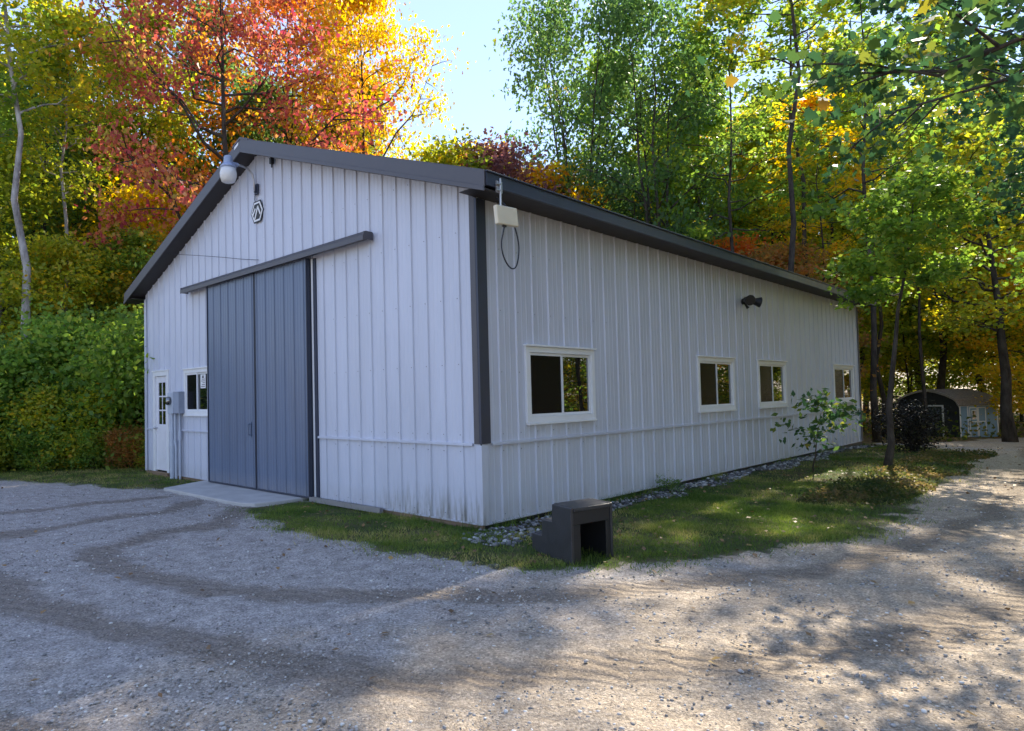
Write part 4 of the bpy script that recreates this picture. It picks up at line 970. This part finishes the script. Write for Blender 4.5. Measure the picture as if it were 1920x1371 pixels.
# right side
P('slim_maple', 'thin_maple', 'green', 9.28, -2.02, 'slim dark-trunked young maple on the lawn past the far window', sc=1.0, rot=.0)
P('fork_tree', 'fork_tree', 'ygreen', 24.2, -2.5, 'dark forked tree standing right of the garden shed', sc=1.0, rot=.9)
P('sapling', 'sapling', 'oakleaf', 8.1, -1.14, 'knee-high leafy sapling beside the side wall between two windows', cat='sapling', rot=.6, crown='foliage', trunk='stem', wood=M_twig)
P('low_bush', 'lowbush', 'dgreen', 4.1, -.24, 'small dark green bush on the stones at the foot of the side wall', cat='bush', sc=.6, sz=.7, crown='foliage', trunk='stem', wood=M_twig)
P('dark_bush', 'twigbush', 'black', 14.3, -1.55, 'blackish twiggy bush in front of the garden shed', cat='bush', sc=.9, crown='foliage', trunk='stem', wood=M_bark)
P('overhanging_tree', 'overhang', 'oakleaf', 2.2, -6.7, 'nearest overhanging tree, its large lobed leaves filling the upper right corner', sc=1.0, rot=.9)
P('overhanging_tree', 'overhang', 'oakleaf', 8.3, -6.9, 'overhanging tree farther along the drive, its lobed leaves hanging above the long eave', sc=.96, rot=3.3)
P('overhanging_tree', 'overhang', 'green', 14.0, -7.6, 'bright green overhanging tree at the right edge before the shed', sc=.85, rot=5.1)

# the woods
occ = [(4.4,14.4),(8.8,18.0),(11.2,14.6),(18.8,10.6),(19.4,7.4),(24.2,-2.1),(-1.5,15.7),(.4,18.2)] + occ_
KEYS = ['slender_a','slender_b','broad_b','slender_a','slender_b','broad_a','understory_a','understory_b']
LBL = {'ygreen':'yellow-green','green':'green','yellow':'yellow','orange':'orange','rust':'rusty','red':'red','dgreen':'dark green'}
def az(x, y): return math.degrees(math.atan2(y-CAM[1], x-CAM[0]))
def forest(n, x0, x1, y0, y1, mind, pick, keys, where, ok, seed, hs=(.8, 1.1)):
    r = random.Random(seed); c = 0; tries = 0
    while c < n and tries < 6000:
        tries += 1; x, y = r.uniform(x0, x1), r.uniform(y0, y1)
        if not ok(x, y) or any(math.hypot(x-a, y-b) < mind for a, b in occ): continue
        a = az(x, y); d = math.hypot(x-CAM[0], y-CAM[1])
        key = r.choice(keys); sc = r.uniform(*hs); H = {'slender_a':17,'slender_b':15.5,'broad_a':14,'broad_b':14.5,'understory_a':7,'understory_b':8.5,'clump_oak':13.5,'clump_oak_b':12.5}[key]
        if 36.5 < a < 46.5:      # the gap of open sky
            top = 1.56 + d*math.tan(R(15.5)); sc = min(sc, top/H)
        if x > 12 and -7.5 < y - .176*x < 1.5: sc = min(sc, max(.45, (x-8)*.86/H))   # the sun reaches the drive over these
        lf = r.choice(pick); occ.append((x, y)); c += 1
        P('woodland_tree', key, lf, x, y, '%s autumn tree of the woods %s' % (LBL[lf], where), group='%s trees of the woods %s' % (LBL[lf], where), sc=sc)
hid = lambda x, y: (-2 < x < 18.5 and -2 < y < 12.2)
sun = lambda x, y: 12 < x < 22 and -6.5 < y - .17*(x) < .3
for x, y, key, lf, sc, lb in ((21.2, 2.7, 'tall_c', 'green', .96, 'tall straight tree standing behind the one at the far corner of the building'), (18.0, 2.0, 'tall_c', 'ygreen', .97, 'tall straight tree at the far corner of the building'), (20.2, .45, 'tall_b', 'green', 1.0, 'tall spreading tree between building and garden shed'),
        (22.4, 2.4, 'tall_a', 'yellow', .70, 'tall yellowing tree behind the far corner of the building'), (23.6, -.2, 'tall_a', 'ygreen', .66, 'tall slim tree just left of the forked tree'),
        (26.5, 1.6, 'tall_b', 'ygreen', .85, 'tall tree with open crown over the garden shed'), (19.6, 4.6, 'tall_b', 'green', .98, 'tall green tree right of the darkest oak')):
    occ.append((x, y)); P('tall_tree', key, lf, x, y, lb, sc=sc)
forest(30, -9, 14, 17, 40, 3.2, ['ygreen','ygreen','green','ygreen','green','dgreen','yellow'], KEYS[:6], 'left of the red maple', lambda x, y: 46 < az(x, y) < 84 and not (az(x, y) > 70 and y < 18.5), 101, (.95, 1.3))
forest(26, 12, 42, 10, 44, 2.9, ['ygreen','ygreen','yellow','green','rust'], KEYS[3:], 'behind the roof', lambda x, y: 31 < az(x, y) < 50 and not hid(x, y), 102, (.55, .75))
forest(19, 21, 44, -1, 26, 3.2, ['ygreen','ygreen','green','yellow','ygreen','green'], KEYS[:5], 'behind the oaks', lambda x, y: 13 < az(x, y) < 32 and not hid(x, y) and not sun(x, y), 103, (1.05, 1.4))
forest(26, 22, 50, -8, 12, 2.8, ['ygreen','ygreen','yellow','green','ygreen','rust'], KEYS[2:], 'around the garden shed', lambda x, y: 1 < az(x, y) < 14.5 and math.hypot(x-30.5, y-.4) > 3.2 and not (-7.6 < y < -1.2 and x < 30) and not sun(x, y), 104, (1.0, 1.35))
forest(16, 13, 36, -15, -8.4, 2.8, ['ygreen','ygreen','yellow','green'], ['understory_a','understory_b','broad_b','understory_b'], 'along the right side of the drive', lambda x, y: True, 105, (.8, 1.05))
forest(5, -5, 12, -20, -14, 3.8, ['green','dgreen'], ['broad_a','broad_b'], 'across the drive, added out of view to darken the side wall', lambda x, y: True, 106, (.85, 1.0))  # unseen trees added to block sky light from the side wall
forest(14, 44, 72, -9, 14, 2.6, ['ygreen','green','green','yellow'], ['understory_a','understory_b','understory_a','broad_b'], 'far beyond the garden shed', lambda x, y: 1 < az(x, y) < 14.5, 107, (1.0, 1.3))
for x, y, key, lf, sc, lb in ((36.0, -9.4, 'broad_b', 'ygreen', .6, 'yellow-green tree beside the drive where it leaves the picture'), (41.5, -9.2, 'understory_b', 'green', 1.1, 'green tree beside the drive beyond the yellow-green one'),
        (46.5, -8.0, 'broad_b', 'ygreen', .7, 'yellow-green tree where the drive bends out of sight'), (40.5, -12.4, 'broad_b', 'yellow', .7, 'yellow tree set back from the drive'), (31.5, -9.0, 'understory_b', 'ygreen', 1.0, 'low yellow-green tree on the far verge of the drive')):
    P('roadside_tree', key, lf, x, y, lb, sc=sc)
# ------------------------------------------------------------------ light, sky, camera
SUN_EL, SUN_AZ = 40.0, 10.0       # azimuth measured from +X towards +Y
w = bpy.data.worlds.new('World'); scene.world = w; w.use_nodes = True
nt = w.node_tree; bg = nt.nodes['Background']
sky = nt.nodes.new('ShaderNodeTexSky'); sky.sky_type = 'NISHITA'; sky.sun_disc = False
sky.sun_elevation = R(SUN_EL); sky.sun_rotation = R(90 - SUN_AZ); sky.altitude = 300; sky.air_density = 1.4; sky.dust_density = 0.0; sky.ozone_density = 1.2
mx = nt.nodes.new('ShaderNodeMix'); mx.data_type = 'RGBA'; mx.inputs[0].default_value = .45; mx.inputs[7].default_value = (3.1, 3.8, 6.8, 1)   # thin even veil over the blue
nt.links.new(sky.outputs[0], mx.inputs[6]); nt.links.new(mx.outputs[2], bg.inputs['Color']); bg.inputs['Strength'].default_value = .118
sl = bpy.data.lights.new('sun', 'SUN'); sl.energy = 5.0; sl.angle = R(.55); sl.color = (1, .90, .74)
so = bpy.data.objects.new('sun', sl); col.objects.link(so); so.location = (20, 3, 30)
d = Vector((math.cos(R(SUN_EL))*math.cos(R(SUN_AZ)), math.cos(R(SUN_EL))*math.sin(R(SUN_AZ)), math.sin(R(SUN_EL))))
so.rotation_euler = d.to_track_quat('Z', 'Y').to_euler()

cd = bpy.data.cameras.new('camera'); co = bpy.data.objects.new('camera', cd); col.objects.link(co)
rt = Vector((0.72491878, -0.6885146, -0.02098598)); up = Vector((-0.00770164, -0.03856536, 0.9992264)); fw = Vector((0.68879129, 0.72419636, 0.03325945))
mw = Matrix((( rt.x, up.x, -fw.x, CAM[0]), (rt.y, up.y, -fw.y, CAM[1]), (rt.z, up.z, -fw.z, CAM[2]), (0,0,0,1)))
co.matrix_world = mw
cd.sensor_width = 36; cd.lens = 36*1250.934/1920; cd.shift_x = (960-787.948)/1920; cd.shift_y = (704.048-685.5)/1920
cd.clip_start = .05; cd.clip_end = 2000
scene.camera = co
scene.view_settings.view_transform = 'Standard'; scene.view_settings.look = 'None'; scene.view_settings.gamma = 1; scene.view_settings.use_curve_mapping = False
scene.view_settings.exposure = 1.12
scene.render.engine = 'CYCLES'
cy = scene.cycles
cy.max_bounces = 9; cy.diffuse_bounces = 6; cy.glossy_bounces = 3; cy.transmission_bounces = 4; cy.transparent_max_bounces = 4
cy.use_adaptive_sampling = True; cy.adaptive_threshold = .02; cy.use_denoising = True; cy.sample_clamp_indirect = 6
scene.render.use_persistent_data = False
